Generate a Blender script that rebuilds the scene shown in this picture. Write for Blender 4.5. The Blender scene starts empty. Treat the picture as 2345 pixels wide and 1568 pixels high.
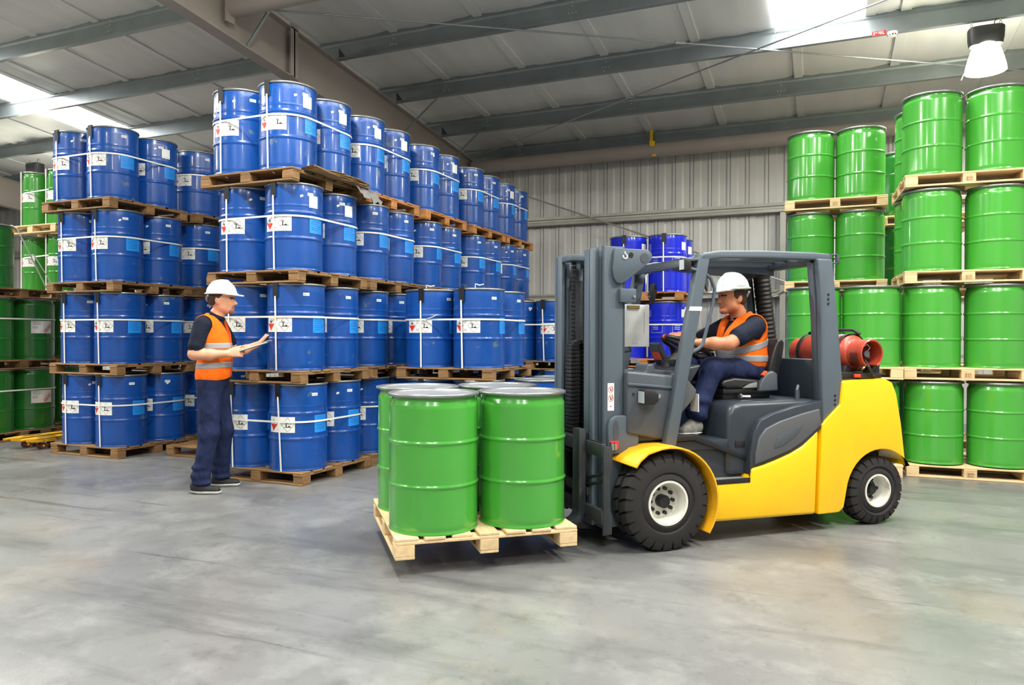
import bpy, bmesh, math, random
import numpy as np
from mathutils import Vector, Matrix
random.seed(7)
PI = math.pi
S = bpy.context.scene
C = bpy.context.collection

# ------------------------------------------------------------------ camera
HC = 1.47
cam_data = bpy.data.cameras.new('camera')
cam = bpy.data.objects.new('camera', cam_data)
C.objects.link(cam)
cam_data.sensor_fit = 'HORIZONTAL'
cam_data.sensor_width = 36.0
cam_data.lens = 1682.6 / 2345 * 36.0
cam_data.clip_start = 0.05
cam_data.clip_end = 200
_yaw, _pitch, _roll = map(math.radians, (22.789, -0.428, 0.165))
_f = Vector((-math.sin(_yaw) * math.cos(_pitch), math.cos(_yaw) * math.cos(_pitch), math.sin(_pitch)))
_r = Vector((math.cos(_yaw), math.sin(_yaw), 0)); _u = _r.cross(_f)
_r2 = _r * math.cos(_roll) + _u * math.sin(_roll); _u2 = -_r * math.sin(_roll) + _u * math.cos(_roll)
cam.matrix_world = Matrix(((_r2.x, _u2.x, -_f.x, 0), (_r2.y, _u2.y, -_f.y, 0), (_r2.z, _u2.z, -_f.z, HC), (0, 0, 0, 1)))
S.camera = cam

# ------------------------------------------------------------------ world, exposure
S.view_settings.view_transform = 'Standard'
S.view_settings.look = 'None'
S.view_settings.exposure = 0.5
S.view_settings.gamma = 1.0
S.view_settings.use_curve_mapping = False
W = bpy.data.worlds.new('overcast_sky'); S.world = W; W.use_nodes = True
W.node_tree.nodes['Background'].inputs[0].default_value = (0.8, 0.88, 1.0, 1)
W.node_tree.nodes['Background'].inputs[1].default_value = 0.0   # closed hall: daylight enters only through the rooflight sheets
S.cycles.max_bounces = 6
S.cycles.diffuse_bounces = 4
S.cycles.glossy_bounces = 3
S.cycles.transmission_bounces = 3
S.cycles.sample_clamp_indirect = 6.0
S.cycles.adaptive_threshold = 0.04
S.cycles.caustics_reflective = False
S.cycles.caustics_refractive = False

ROOFLIGHT = 13.0      # daylight coming through the translucent roof sheets
LAMP_W = 150.0        # each high-bay lamp

# ------------------------------------------------------------------ materials
MATS = {}
def srgb(r, g, b):
    def c(v):
        v /= 255.0
        return v / 12.92 if v <= 0.04045 else ((v + 0.055) / 1.055) ** 2.4
    return (c(r), c(g), c(b), 1)

def mat(name, col, rough=0.5, metal=0.0, spec=0.5, var=0.0, vscale=6.0, bump=0.0, bscale=40.0, rnd=0.0,
        col2=None, cscale=3.0, cmin=0.5, cmax=0.7, coat=0.0, emit=0.0, rough_var=0.0, stretch=None, bdist=0.01):
    """principled material: base colour with noise variation, optional second colour in patches, bump, per-object variation"""
    m = bpy.data.materials.new(name); m.use_nodes = True
    nt = m.node_tree; N = nt.nodes; L = nt.links
    b = N['Principled BSDF']
    b.inputs['Roughness'].default_value = rough
    b.inputs['Metallic'].default_value = metal
    b.inputs['Specular IOR Level'].default_value = spec
    if coat:
        b.inputs['Coat Weight'].default_value = coat
        b.inputs['Coat Roughness'].default_value = 0.08
    tc = N.new('ShaderNodeTexCoord')
    src = tc.outputs['Object']
    oi = N.new('ShaderNodeObjectInfo')
    off = N.new('ShaderNodeVectorMath'); off.operation = 'ADD'
    sc = N.new('ShaderNodeVectorMath'); sc.operation = 'SCALE'
    cmb = N.new('ShaderNodeCombineXYZ')
    for i in range(3): L.new(oi.outputs['Random'], cmb.inputs[i])
    L.new(cmb.outputs[0], sc.inputs[0]); sc.inputs['Scale'].default_value = 37.0
    L.new(src, off.inputs[0]); L.new(sc.outputs[0], off.inputs[1])
    vec = off.outputs[0]
    if stretch:
        mp = N.new('ShaderNodeVectorMath'); mp.operation = 'MULTIPLY'
        mp.inputs[1].default_value = stretch
        L.new(vec, mp.inputs[0]); vec = mp.outputs[0]
    colout = None
    rgb = N.new('ShaderNodeRGB'); rgb.outputs[0].default_value = col if len(col) == 4 else (*col, 1)
    colout = rgb.outputs[0]
    def noise(scale, detail=4):
        n = N.new('ShaderNodeTexNoise'); n.inputs['Scale'].default_value = scale
        n.inputs['Detail'].default_value = detail
        L.new(vec, n.inputs['Vector']); return n.outputs['Fac']
    if col2 is not None:
        n = noise(cscale, 4)
        mr = N.new('ShaderNodeMapRange'); mr.inputs['From Min'].default_value = cmin; mr.inputs['From Max'].default_value = cmax
        L.new(n, mr.inputs['Value'])
        mx = N.new('ShaderNodeMix'); mx.data_type = 'RGBA'
        L.new(mr.outputs[0], mx.inputs['Factor']); L.new(colout, mx.inputs['A'])
        mx.inputs['B'].default_value = col2 if len(col2) == 4 else (*col2, 1)
        colout = mx.outputs['Result']
    if var or rnd:
        hsv = N.new('ShaderNodeHueSaturation')
        L.new(colout, hsv.inputs['Color'])
        val = None
        if var:
            mr = N.new('ShaderNodeMapRange'); mr.inputs['From Min'].default_value = 0.3; mr.inputs['From Max'].default_value = 0.7
            mr.inputs['To Min'].default_value = 1 - var; mr.inputs['To Max'].default_value = 1 + var
            L.new(noise(vscale, 3), mr.inputs['Value']); val = mr.outputs[0]
        if rnd:
            mr2 = N.new('ShaderNodeMapRange'); mr2.inputs['To Min'].default_value = 1 - rnd; mr2.inputs['To Max'].default_value = 1 + rnd
            L.new(oi.outputs['Random'], mr2.inputs['Value'])
            if val is None: val = mr2.outputs[0]
            else:
                mm = N.new('ShaderNodeMath'); mm.operation = 'MULTIPLY'
                L.new(val, mm.inputs[0]); L.new(mr2.outputs[0], mm.inputs[1]); val = mm.outputs[0]
        L.new(val, hsv.inputs['Value']); colout = hsv.outputs[0]
    L.new(colout, b.inputs['Base Color'])
    if rough_var:
        mr = N.new('ShaderNodeMapRange'); mr.inputs['From Min'].default_value = 0.3; mr.inputs['From Max'].default_value = 0.7
        mr.inputs['To Min'].default_value = max(0.02, rough - rough_var); mr.inputs['To Max'].default_value = rough + rough_var
        L.new(noise(vscale * 0.7, 3), mr.inputs['Value']); L.new(mr.outputs[0], b.inputs['Roughness'])
    if bump:
        bp = N.new('ShaderNodeBump'); bp.inputs['Strength'].default_value = bump; bp.inputs['Distance'].default_value = bdist
        L.new(noise(bscale, 2), bp.inputs['Height']); L.new(bp.outputs[0], b.inputs['Normal'])
    if emit:
        b.inputs['Emission Color'].default_value = col if len(col) == 4 else (*col, 1)
        b.inputs['Emission Strength'].default_value = emit
    MATS[name] = m
    return m

def M(n): return MATS[n]

mat('concrete', srgb(124, 124, 123), 0.34, var=0.09, vscale=1.0, col2=srgb(106, 106, 106), cscale=0.6, cmin=0.42, cmax=0.66, bump=0.05, bscale=60, rough_var=0.1)
# stains of the floor: warm rust haze, dark tyre smears, worn pale patches, mottled cement
def floor_stains():
    m = M('concrete'); nt = m.node_tree; N = nt.nodes; L = nt.links; b = N['Principled BSDF']
    old = b.inputs['Base Color'].links[0].from_socket
    tc = N.new('ShaderNodeTexCoord')
    def layer(colr, scale, lo, hi, amt, prev, stretch=(1, 1, 1), offs=0.0, rot=0.7, rough=0.65):
        mp = N.new('ShaderNodeMapping'); mp.inputs['Scale'].default_value = stretch; mp.inputs['Location'].default_value = (offs, offs * 0.7, 0)
        mp.inputs['Rotation'].default_value = (0, 0, rot)
        L.new(tc.outputs['Object'], mp.inputs['Vector'])
        n = N.new('ShaderNodeTexNoise'); n.inputs['Scale'].default_value = scale; n.inputs['Detail'].default_value = 5; n.inputs['Roughness'].default_value = rough
        L.new(mp.outputs[0], n.inputs['Vector'])
        mr = N.new('ShaderNodeMapRange'); mr.inputs['From Min'].default_value = lo; mr.inputs['From Max'].default_value = hi; mr.inputs['To Max'].default_value = amt
        L.new(n.outputs['Fac'], mr.inputs['Value'])
        mx = N.new('ShaderNodeMix'); mx.data_type = 'RGBA'; L.new(mr.outputs[0], mx.inputs['Factor']); L.new(prev, mx.inputs['A']); mx.inputs['B'].default_value = colr
        return mx.outputs['Result']
    c = layer(srgb(146, 124, 92), 0.45, 0.55, 0.72, 0.5, old, offs=3.1)
    c = layer(srgb(150, 150, 147), 1.7, 0.50, 0.68, 0.55, c, offs=5.0, rough=0.72)
    c = layer(srgb(76, 76, 77), 1.3, 0.53, 0.70, 0.6, c, stretch=(0.3, 1.7, 1), offs=9.0)
    c = layer(srgb(80, 80, 80), 4.0, 0.52, 0.72, 0.5, c, offs=2.0, rough=0.75)
    c = layer(srgb(62, 62, 63), 3.0, 0.61, 0.68, 0.5, c, stretch=(0.12, 2.6, 1), offs=14.0, rot=-0.5)
    c = layer(srgb(66, 66, 66), 14.0, 0.60, 0.75, 0.45, c, offs=1.0)
    L.new(c, b.inputs['Base Color'])
floor_stains()
mat('wall_steel', srgb(206, 204, 202), 0.4, metal=0.1, var=0.06, vscale=2.0, rnd=0.03)
mat('girt_steel', srgb(176, 174, 166), 0.38, metal=0.3, var=0.08, vscale=3.0)
mat('purlin_steel', srgb(138, 146, 148), 0.35, metal=0.4, var=0.1, vscale=3.0)
mat('rafter_paint', srgb(170, 160, 154), 0.55, var=0.05, vscale=2.0)
mat('roof_liner', srgb(232, 233, 234), 0.5, var=0.05, vscale=1.2, bump=0.35, bscale=3.0, stretch=(3.0, 0.5, 1))
mat('rooflight_sheet', (1.0, 1.0, 0.98), 0.5, emit=ROOFLIGHT)
mat('plain_dark', srgb(52, 52, 54), 0.5)
mat('black_rubber', srgb(30, 30, 31), 0.6, spec=0.3)
mat('black_plastic', srgb(28, 28, 30), 0.4)
mat('galvanised', srgb(170, 172, 174), 0.35, metal=0.75, var=0.08, vscale=8)
mat('yellow_tape', srgb(240, 200, 20), 0.5)
mat('white_plastic', srgb(236, 236, 232), 0.35)
mat('drum_blue', srgb(18, 74, 154), 0.3, var=0.06, vscale=4, rnd=0.07, coat=0.25, bump=0.03, bscale=9, col2=srgb(92, 110, 120), cscale=7.0, cmin=0.66, cmax=0.74, rough_var=0.08)
mat('drum_royal', srgb(30, 44, 200), 0.2, var=0.03, rnd=0.03, coat=0.5)
mat('drum_mid', srgb(58, 138, 50), 0.25, var=0.03, rnd=0.03, coat=0.4)
mat('drum_green', srgb(72, 162, 58), 0.22, var=0.03, vscale=1.5, rnd=0.03, coat=0.6)
mat('drum_green_shaded', srgb(36, 112, 40), 0.25, var=0.04, rnd=0.04, coat=0.4)  # darker copy of the drum green, shade of dim spots put into the colour
mat('ring_steel', srgb(150, 152, 150), 0.35, metal=0.7, var=0.1, vscale=12)
mat('lid_steel', srgb(196, 200, 204), 0.3, metal=0.7, var=0.06, vscale=6)
mat('strap_white', srgb(238, 236, 228), 0.45)
mat('label_white', srgb(238, 238, 234), 0.5)
mat('label_red', srgb(226, 48, 40), 0.5)
mat('label_black', srgb(24, 24, 24), 0.5)
mat('label_grey', srgb(150, 150, 150), 0.5)
mat('label_blue', srgb(36, 142, 232), 0.4, bump=0.3, bscale=30)
mat('wood_new', srgb(226, 196, 150), 0.65, var=0.12, vscale=5, rnd=0.06, stretch=(1, 6, 6), bump=0.1, bscale=30)
mat('wood_old', srgb(140, 106, 68), 0.75, var=0.22, vscale=5, rnd=0.16, stretch=(1, 6, 6), bump=0.25, bscale=30)
mat('wood_orange', srgb(186, 126, 70), 0.7, var=0.15, vscale=5, rnd=0.08, stretch=(1, 6, 6), bump=0.15, bscale=30)
mat('cardboard', srgb(182, 150, 104), 0.8, var=0.12)
mat('film_white', srgb(130, 128, 126), 0.4)
mat('jack_yellow', srgb(226, 172, 40), 0.45, var=0.12, vscale=10, col2=srgb(120, 80, 40), cscale=9, cmin=0.62, cmax=0.7)
mat('wheel_brown', srgb(96, 48, 40), 0.6)
mat('brass', srgb(150, 126, 70), 0.35, metal=0.6)
mat('stamp_brown', srgb(150, 96, 60), 0.8)
mat('lamp_black', srgb(48, 48, 50), 0.45)
mat('lamp_glow', (1.0, 1.0, 0.86), 0.5, emit=22.0)
M('lamp_glow').cycles.emission_sampling = 'NONE'
mat('lamp_shade', (1.0, 0.99, 0.78), 0.35, emit=30.0)
mat('sign_red', srgb(214, 40, 34), 0.5)

# ------------------------------------------------------------------ mesh builder
class MB:
    def __init__(s): s.v = []; s.f = []; s.m = []
    def add(s, vs, fs, m=0):
        o = len(s.v); s.v += [tuple(p) for p in vs]
        for f in fs: s.f.append(tuple(i + o for i in f)); s.m.append(m)
        return s
    def box(s, x0, x1, y0, y1, z0, z1, m=0, X=None):
        vs = [(x, y, z) for x in (x0, x1) for y in (y0, y1) for z in (z0, z1)]
        if X is not None: vs = [tuple(X @ Vector(p)) for p in vs]
        return s.add(vs, [(0, 1, 3, 2), (4, 6, 7, 5), (0, 4, 5, 1), (2, 3, 7, 6), (0, 2, 6, 4), (1, 5, 7, 3)], m)
    def prism(s, poly, a0, a1, axis='y', m=0, X=None):
        """poly: list of 2-d points; axis y -> (x,z) extruded in y; x -> (y,z); z -> (x,y)"""
        n = len(poly)
        def P(p, a):
            q = {'y': (p[0], a, p[1]), 'x': (a, p[0], p[1]), 'z': (p[0], p[1], a)}[axis]
            return tuple(X @ Vector(q)) if X is not None else q
        vs = [P(p, a0) for p in poly] + [P(p, a1) for p in poly]
        area = sum(poly[i][0] * poly[(i + 1) % n][1] - poly[(i + 1) % n][0] * poly[i][1] for i in range(n))
        flip = (area > 0) != (axis == 'y')
        fs = [tuple(range(n)), tuple(range(2 * n - 1, n - 1, -1))] + [(i, i + n, (i + 1) % n + n, (i + 1) % n) for i in range(n)]
        if (a1 > a0) == flip: fs = [tuple(reversed(f)) for f in fs]
        fs = [tuple(reversed(f)) for f in fs]
        return s.add(vs, fs, m)
    def ring(s, c, ax1, ax2, r1, r2, n):
        return [tuple(Vector(c) + Vector(ax1) * (r1 * math.cos(2 * PI * i / n)) + Vector(ax2) * (r2 * math.sin(2 * PI * i / n))) for i in range(n)]
    def loft(s, rings, closed=False, cap=True, m=0):
        n = len(rings[0]); vs = [p for r in rings for p in r]; fs = []
        k = len(rings)
        for j in range(k if closed else k - 1):
            for i in range(n):
                a = j * n + i; b = j * n + (i + 1) % n; c = ((j + 1) % k) * n + (i + 1) % n; d = ((j + 1) % k) * n + i
                fs.append((a, b, c, d))
        if cap and not closed:
            fs.append(tuple(range(n - 1, -1, -1))); fs.append(tuple((k - 1) * n + i for i in range(n)))
        return s.add(vs, fs, m)
    def tube(s, pts, r, n=8, closed=False, cap=True, m=0):
        pts = [Vector(p) for p in pts]; k = len(pts); rings = []; up = None
        for i, p in enumerate(pts):
            if closed: t = pts[(i + 1) % k] - pts[i - 1]
            else: t = pts[min(i + 1, k - 1)] - pts[max(i - 1, 0)]
            t.normalize()
            if up is None:
                up = Vector((0, 0, 1)) if abs(t.z) < 0.9 else Vector((1, 0, 0))
            a = t.cross(up).normalized(); up = a.cross(t).normalized()
            rr = r[i] if isinstance(r, (list, tuple)) else r
            rings.append(s.ring(p, a, up, rr, rr, n))
        return s.loft(rings, closed, cap, m)
    def strip(s, pts, nrm, w, t, closed=False, m=0):
        """flat band along pts; nrm(i) outward normal, w across width vector function"""
        rings = []
        for i, p in enumerate(pts):
            p = Vector(p); no = Vector(nrm[i]).normalized(); wv = Vector(w[i] if isinstance(w, list) else w) * 0.5
            rings.append([tuple(p - wv), tuple(p + wv), tuple(p + wv + no * t), tuple(p - wv + no * t)])
        return s.loft(rings, closed, True, m)
    def cyl(s, p0, p1, r, n=16, r1=None, m=0):
        return s.tube([p0, p1], [r, r if r1 is None else r1], n, m=m)
    def lathe(s, prof, n=32, X=None, m=0, cap=False):
        rings = []
        for r, z in prof:
            rg = [(r * math.cos(2 * PI * i / n), r * math.sin(2 * PI * i / n), z) for i in range(n)]
            if X is not None: rg = [tuple(X @ Vector(p)) for p in rg]
            rings.append(rg)
        return s.loft(rings, False, cap, m)
    def mesh(s, name, mats, ang=35):
        me = bpy.data.meshes.new(name)
        me.from_pydata(s.v, [], s.f)
        for mm in (mats if isinstance(mats, (list, tuple)) else [mats]): me.materials.append(M(mm))
        me.polygons.foreach_set('material_index', s.m)
        if ang:
            me.polygons.foreach_set('use_smooth', [True] * len(s.f))
            me.update()
            me.set_sharp_from_angle(angle=math.radians(ang))
        me.update()
        return me

def link(name, me, parent=None, loc=None, rot=None, label=None, cat=None, group=None, kind=None):
    o = bpy.data.objects.new(name, me); C.objects.link(o)
    if parent is not None: o.parent = parent
    if loc is not None: o.location = loc
    if rot is not None: o.rotation_euler = rot
    if label: o['label'] = label
    if cat: o['category'] = cat
    if group: o['group'] = group
    if kind: o['kind'] = kind
    return o

def build(name, mb, mats, parent=None, bevel=0.0, seg=2, ang=35, fixn=True, **kw):
    me = mb.mesh(name, mats, None if (bevel or fixn) else ang)
    if fixn:
        bm = bmesh.new(); bm.from_mesh(me); bmesh.ops.recalc_face_normals(bm, faces=bm.faces)
        if bevel:
            es = [e for e in bm.edges if len(e.link_faces) == 2 and e.calc_face_angle(0) > math.radians(28)]
            bmesh.ops.bevel(bm, geom=es, offset=bevel, segments=seg, affect='EDGES', profile=0.5, clamp_overlap=True)
        bm.to_mesh(me); bm.free()
        if ang:
            me.polygons.foreach_set('use_smooth', [True] * len(me.polygons)); me.update()
            me.set_sharp_from_angle(angle=math.radians(ang))
    return link(name, me, parent, **kw)

def thing(name, loc=(0, 0, 0), rz=0.0, **kw):
    o = link(name, None, None, loc, (0, 0, rz), **kw); o.empty_display_size = 0.1
    return o

def copy_tree(o, parent=None, loc=None, rz=None):
    c = o.copy(); C.objects.link(c); c.parent = parent
    if loc is not None: c.location = loc
    if rz is not None: c.rotation_euler = (0, 0, rz)
    for ch in o.children: copy_tree(ch, c)
    return c

# ------------------------------------------------------------------ structure: room shell
X0, X1, Y0, Y1 = -26.0, 9.0, -10.0, 14.6          # inner faces of the hall
SL = math.tan(math.radians(5.635))
ZW = 5.268                                          # rafter top at the back wall
def ztop(y): return ZW + (14.0 - y) * SL              # top of rafters = underside of purlins
PUR_H = 0.33
ST = 'structure'
mb = MB(); mb.box(X0, X1, Y0, Y1 + 0.2, -0.2, 0)
build('floor', mb, 'concrete', kind=ST, label='grey polished concrete warehouse floor with stains')

# back wall: trapezoid steel panels, one object for each rib pitch
wall = thing('wall_back', (0, Y1, 0), kind=ST, label='grey ribbed steel cladding of the back wall')
PIT = 0.347
zt = ztop(Y1) + 0.35
prof = [(0, 0.0), (0.003, 0.03), (0.011, 0.03), (0.014, 0.0), (0.13, 0.0), (0.165, 0.022), (0.27, 0.022), (0.30, 0.0), (PIT, 0.0)]
mb = MB()
vs = []; fs = []
for x, y in prof: vs += [(x, y, 0.0), (x, y, zt)]
for i in range(len(prof) - 1): fs.append((2 * i, 2 * i + 2, 2 * i + 3, 2 * i + 1))
mb.add(vs, fs)
panel_me = mb.mesh('wall_panel', 'wall_steel', 25)
x = -5.788 - PIT * 58
k = 0
while x < X1:
    link('wall_panel', panel_me, wall, (x, 0.03, 0)); x += PIT
mb = MB(); mb.box(X0, X1, 0.09, 0.2, 0, zt); build('wall_backing', mb, 'wall_steel', wall)
def girt(z, h=0.16, d=0.17):
    mb = MB()
    # sigma profile
    p = [(-0.005, z + h), (-d, z + h), (-d, z + h - 0.02), (-d + 0.004, z + h - 0.02), (-d + 0.006, z + h * 0.68), (-d + 0.035, z + h * 0.6), (-d + 0.035, z + h * 0.4), (-d + 0.006, z + h * 0.32), (-d, z + 0.0), (-0.005, z)]
    mb.prism([(a, b) for a, b in p], X0, X1, 'x'); build('girt', mb, 'girt_steel', wall)
girt(3.80, 0.17); girt(2.225, 0.135)
mb = MB(); mb.box(-0.70, -0.60, -0.22, -0.06, 0, 3.78); build('wall_post', mb, 'girt_steel', wall)
mb = MB(); mb.box(-0.60, -0.48, -0.2, -0.04, 0, 3.78); build('wall_post', mb, 'plain_dark', wall)
for a, b in (((-6.26, -0.28, 4.63), (-0.57, -0.28, 2.48)), ((-3.02, -0.28, 1.19), (2.7, -0.28, 3.93)), ((-0.57, -0.28, 2.48), (4.7, -0.28, 0.6))):
    mb = MB(); mb.cyl(a, b, 0.016, 8); build('wall_brace', mb, 'girt_steel', wall)
# other walls (behind and beside the camera)
for nm, bx in (('wall_left', (X0 - 0.2, X0, Y0, Y1)), ('wall_right', (X1, X1 + 0.2, Y0, Y1)), ('wall_front', (X0, X1, Y0 - 0.2, Y0))):
    mb = MB(); mb.box(*bx, 0, 8.6); build(nm, mb, 'wall_steel', kind=ST, label='grey steel wall of the warehouse ' + nm.split('_')[1])

# roof: liner panels between seams, translucent rooflight sheets
roof = thing('ceiling', (0, 0, 0), kind=ST, label='pale insulated roof lining over steel purlins')
SEAM = 1.385
purY = [14.46 - 1.67 * i for i in range(15)]
def ZR(y): return ztop(y) + PUR_H
RLX = [(-14.55, -13.42), (-0.585, 0.535)]
RLY0, RLY1 = -7.2, 11.12
def liner(xa, xb, ya, yb):
    mb = MB(); n = 2
    # each panel bulges softly between purlins and has a proud overlapping seam at its left
    nx = 10; ny = max(2, int((yb - ya) / 0.28)); vs = []; fs = []
    for j in range(ny + 1):
        y = ya + (yb - ya) * j / ny
        for i in range(nx + 1):
            t = i / nx
            z = ZR(y) - 0.03 * math.sin(PI * t) ** 0.7 + 0.006 * math.sin(7 * y + 2 * i + xa) + 0.004 * math.sin(17 * y + 3 * i)
            vs.append((xa + (xb - xa) * t, y, z))
    for j in range(ny):
        for i in range(nx):
            a = j * (nx + 1) + i; fs.append((a, a + 1, a + nx + 2, a + nx + 1))
    mb.add(vs, fs)
    for y2a, y2b in ((ya, yb),):
        mb.add([(xa, y2a, ZR(y2a) - 0.04), (xa + 0.13, y2a, ZR(y2a) - 0.04), (xa + 0.13, y2b, ZR(y2b) - 0.04), (xa, y2b, ZR(y2b) - 0.04),
                (xa, y2a, ZR(y2a)), (xa + 0.13, y2a, ZR(y2a)), (xa + 0.13, y2b, ZR(y2b)), (xa, y2b, ZR(y2b))],
               [(0, 1, 2, 3), (0, 4, 5, 1), (0, 3, 7, 4), (1, 5, 6, 2)])
    me = mb.mesh('roof_panel', 'roof_liner', 40)
    link('roof_panel', me, roof)
x = -0.42 - 19 * SEAM
edges = []
while x < X1 + SEAM: edges.append(x); x += SEAM
for xa in edges:
    xb = xa + SEAM
    segs = [(xa, xb)]
    hit = None
    for ra, rb in RLX:
        if ra < xb and rb > xa: hit = (ra, rb)
    if hit is None: liner(xa, xb, Y0 - 0.2, Y1 + 0.2)
    else:
        ra, rb = hit
        liner(xa, xb, RLY1, Y1 + 0.2); liner(xa, xb, Y0 - 0.2, RLY0)
        if ra > xa + 0.02: liner(xa, max(xa, ra), RLY0, RLY1)
        if rb < xb - 0.02: liner(rb, xb, RLY0, RLY1)
mb = MB()
mb.add([(X0 - .2, Y0 - .2, ZR(Y0 - .2) + 0.1), (X1 + .2, Y0 - .2, ZR(Y0 - .2) + 0.1), (X1 + .2, Y1 + .2, ZR(Y1 + .2) + 0.1), (X0 - .2, Y1 + .2, ZR(Y1 + .2) + 0.1)], [(0, 1, 2, 3)])
build('roof_deck', mb, 'wall_steel', roof)
for i, (ra, rb) in enumerate(RLX):
    mb = MB(); vs = []; fs = []; n = 22
    for j in range(n + 1):
        y = RLY0 + (RLY1 - RLY0) * j / n
        vs += [(ra, y, ZR(y) - 0.035), (rb, y, ZR(y) - 0.035)]
    for j in range(n): fs.append((2 * j, 2 * j + 2, 2 * j + 3, 2 * j + 1))
    mb.add(vs, fs)
    # kerb of the opening
    build('window_%d' % (i + 1), mb, 'rooflight_sheet', kind=ST, fixn=False, label='glowing translucent rooflight strip in the %s of the roof' % ('left' if i == 0 else 'right'))
# purlins: cold-formed sections with bolts at splices
for y in purY:
    mb = MB(); z = ztop(y)
    h = PUR_H
    # z/sigma section: lower flange toward the camera, web with a fold
    p = [(y - 0.075, z), (y, z), (y, z + h), (y + 0.07, z + h), (y + 0.07, z + h - 0.004), (y + 0.004, z + h - 0.004), (y + 0.004, z + 0.02)]
    p = [(y - 0.075, z + 0.022), (y - 0.075, z), (y, z), (y - 0.0, z + h * 0.72), (y - 0.012, z + h * 0.8), (y - 0.012, z + h), (y + 0.07, z + h), (y + 0.07, z + h - 0.01), (y + 0.008, z + h - 0.01), (y + 0.012, z + 0.02), (y - 0.067, z + 0.006), (y - 0.07, z + 0.022)]
    mb.prism(p, X0, X1, 'x')
    o = build('purlin', mb, 'purlin_steel', roof, ang=20)
    if y > 6:
        mb = MB()
        for xs in (-9.75, -7.5, -5.9, -3.1, -0.62, 3.6):
            for dx, dz in ((0, 0.26), (0, 0.2), (-0.05, 0.11), (0, 0.11), (0.05, 0.11), (-0.02, 0.05)):
                mb.cyl((xs + dx, y - 0.004, z + dz), (xs + dx, y - 0.012, z + dz), 0.008, 6)
        build('bolt_heads', mb, 'white_plastic', o)
# rafters: tapered I sections
for xr in (-6.98, -19.1, 5.14):
    o = thing('rafter', (xr, 0, 0)); o.parent = roof
    for nm, (dx, za, zb) in (('top_flange', (0.1, -0.016, 0.0)), ('bottom_flange', (0.1, -0.70, -0.684))):
        mb = MB(); mb.prism([(Y0, ztop(Y0) + za), (Y1 - 0.1, ztop(Y1 - 0.1) + za), (Y1 - 0.1, ztop(Y1 - 0.1) + zb), (Y0, ztop(Y0) + zb)], -dx, dx, 'x')
        build(nm, mb, 'rafter_paint', o, ang=30)
    mb = MB(); mb.prism([(Y0, ztop(Y0) - 0.69), (Y1 - 0.1, ztop(Y1 - 0.1) - 0.69), (Y1 - 0.1, ztop(Y1 - 0.1) - 0.01), (Y0, ztop(Y0) - 0.01)], -0.006, 0.006, 'x')
    build('web', mb, 'rafter_paint', o)
    mb = MB()
    mb.box(0.006, 0.1, 8.40, 8.425, ztop(8.4) - 0.69, ztop(8.4) - 0.01); mb.box(-0.1, -0.006, 8.40, 8.425, ztop(8.4) - 0.69, ztop(8.4) - 0.01)
    mb.box(0.09, 0.1, 8.33, 8.49, ztop(8.4) - 0.69, ztop(8.4) + 0.06)
    build('stiffener', mb, 'rafter_paint', o)
    mb = MB(); mb.box(-0.1, 0.1, Y1 - 0.5, Y1 - 0.12, 0, ztop(Y1) - 0.6); build('column', mb, 'rafter_paint', o)
    if xr == -6.98:
        for y, yl, xe in ((7.78, 7.5, 0.42), (11.12, 11.1, 1.08), (12.79, 12.79, 1.05)):
            mb = MB(); mb.tube([(0.08, yl, ztop(yl) - 0.66), (xe, y - 0.04, ztop(y) + 0.10)], 0.02, 4)
            build('fly_brace', mb, 'purlin_steel', o)
        for y in purY[1:]:
            if y > 5:
                mb = MB(); mb.box(-0.06, 0.1, y + 0.01, y + 0.02, ztop(y), ztop(y) + 0.25); mb.prism([(0.0, 0.0), (0.16, 0.0), (0.0, 0.2)], y - 0.005, y + 0.005, 'y', X=Matrix.Translation((0.1, 0, ztop(y))))
                build('cleat', mb, 'plain_dark', o)
# round ties (tubes) along the building
for nm, y, z, r, xa, xb in (('eaves_tube', 14.15, 5.076, 0.135, -6.85, X1), ('tie_tube', 7.22, 5.63, 0.135, -6.87, 5.1)):
    mb = MB(); mb.cyl((xa, y, z), (xb, y, z), r, 24)
    if nm == 'tie_tube':
        mb.box(xa - 0.02, xa + 0.01, y - 0.12, y + 0.02, z - 0.22, z + 0.2)
    build(nm, mb, 'rafter_paint', roof)
for xx, yy, z0, z1, w in ((-3.08, 14.36, 5.27, 5.56, 0.03), (-2.99, 14.0, 5.12, 5.22, 0.05), (-2.95, 14.0, 4.93, 4.97, 0.04)):
    mb = MB(); mb.box(xx - w, xx + w, yy - 0.005, yy + 0.005, z0, z1); build('yellow_tape', mb, 'yellow_tape', roof)
# crossed wind-bracing rods under the purlins
o = None
for a, b in (((-6.8, 7.87), (5.1, 13.98)), ((-6.8, 13.98), (5.1, 7.87))):
    mb = MB(); mb.cyl((a[0], a[1], ztop(a[1]) - 0.03), (b[0], b[1], ztop(b[1]) - 0.03), 0.0125, 8)
    t = 0.417
    px, py = a[0] + (b[0] - a[0]) * t, a[1] + (b[1] - a[1]) * t
    if a[1] < 10:
        d = Vector((b[0] - a[0], b[1] - a[1], 0)).normalized() * 0.07
        mb.cyl((px - d.x, py - d.y, ztop(py - d.y) - 0.03), (px + d.x, py + d.y, ztop(py + d.y) - 0.03), 0.028, 8)
    build('bracing_rod', mb, 'galvanised', roof)

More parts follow.
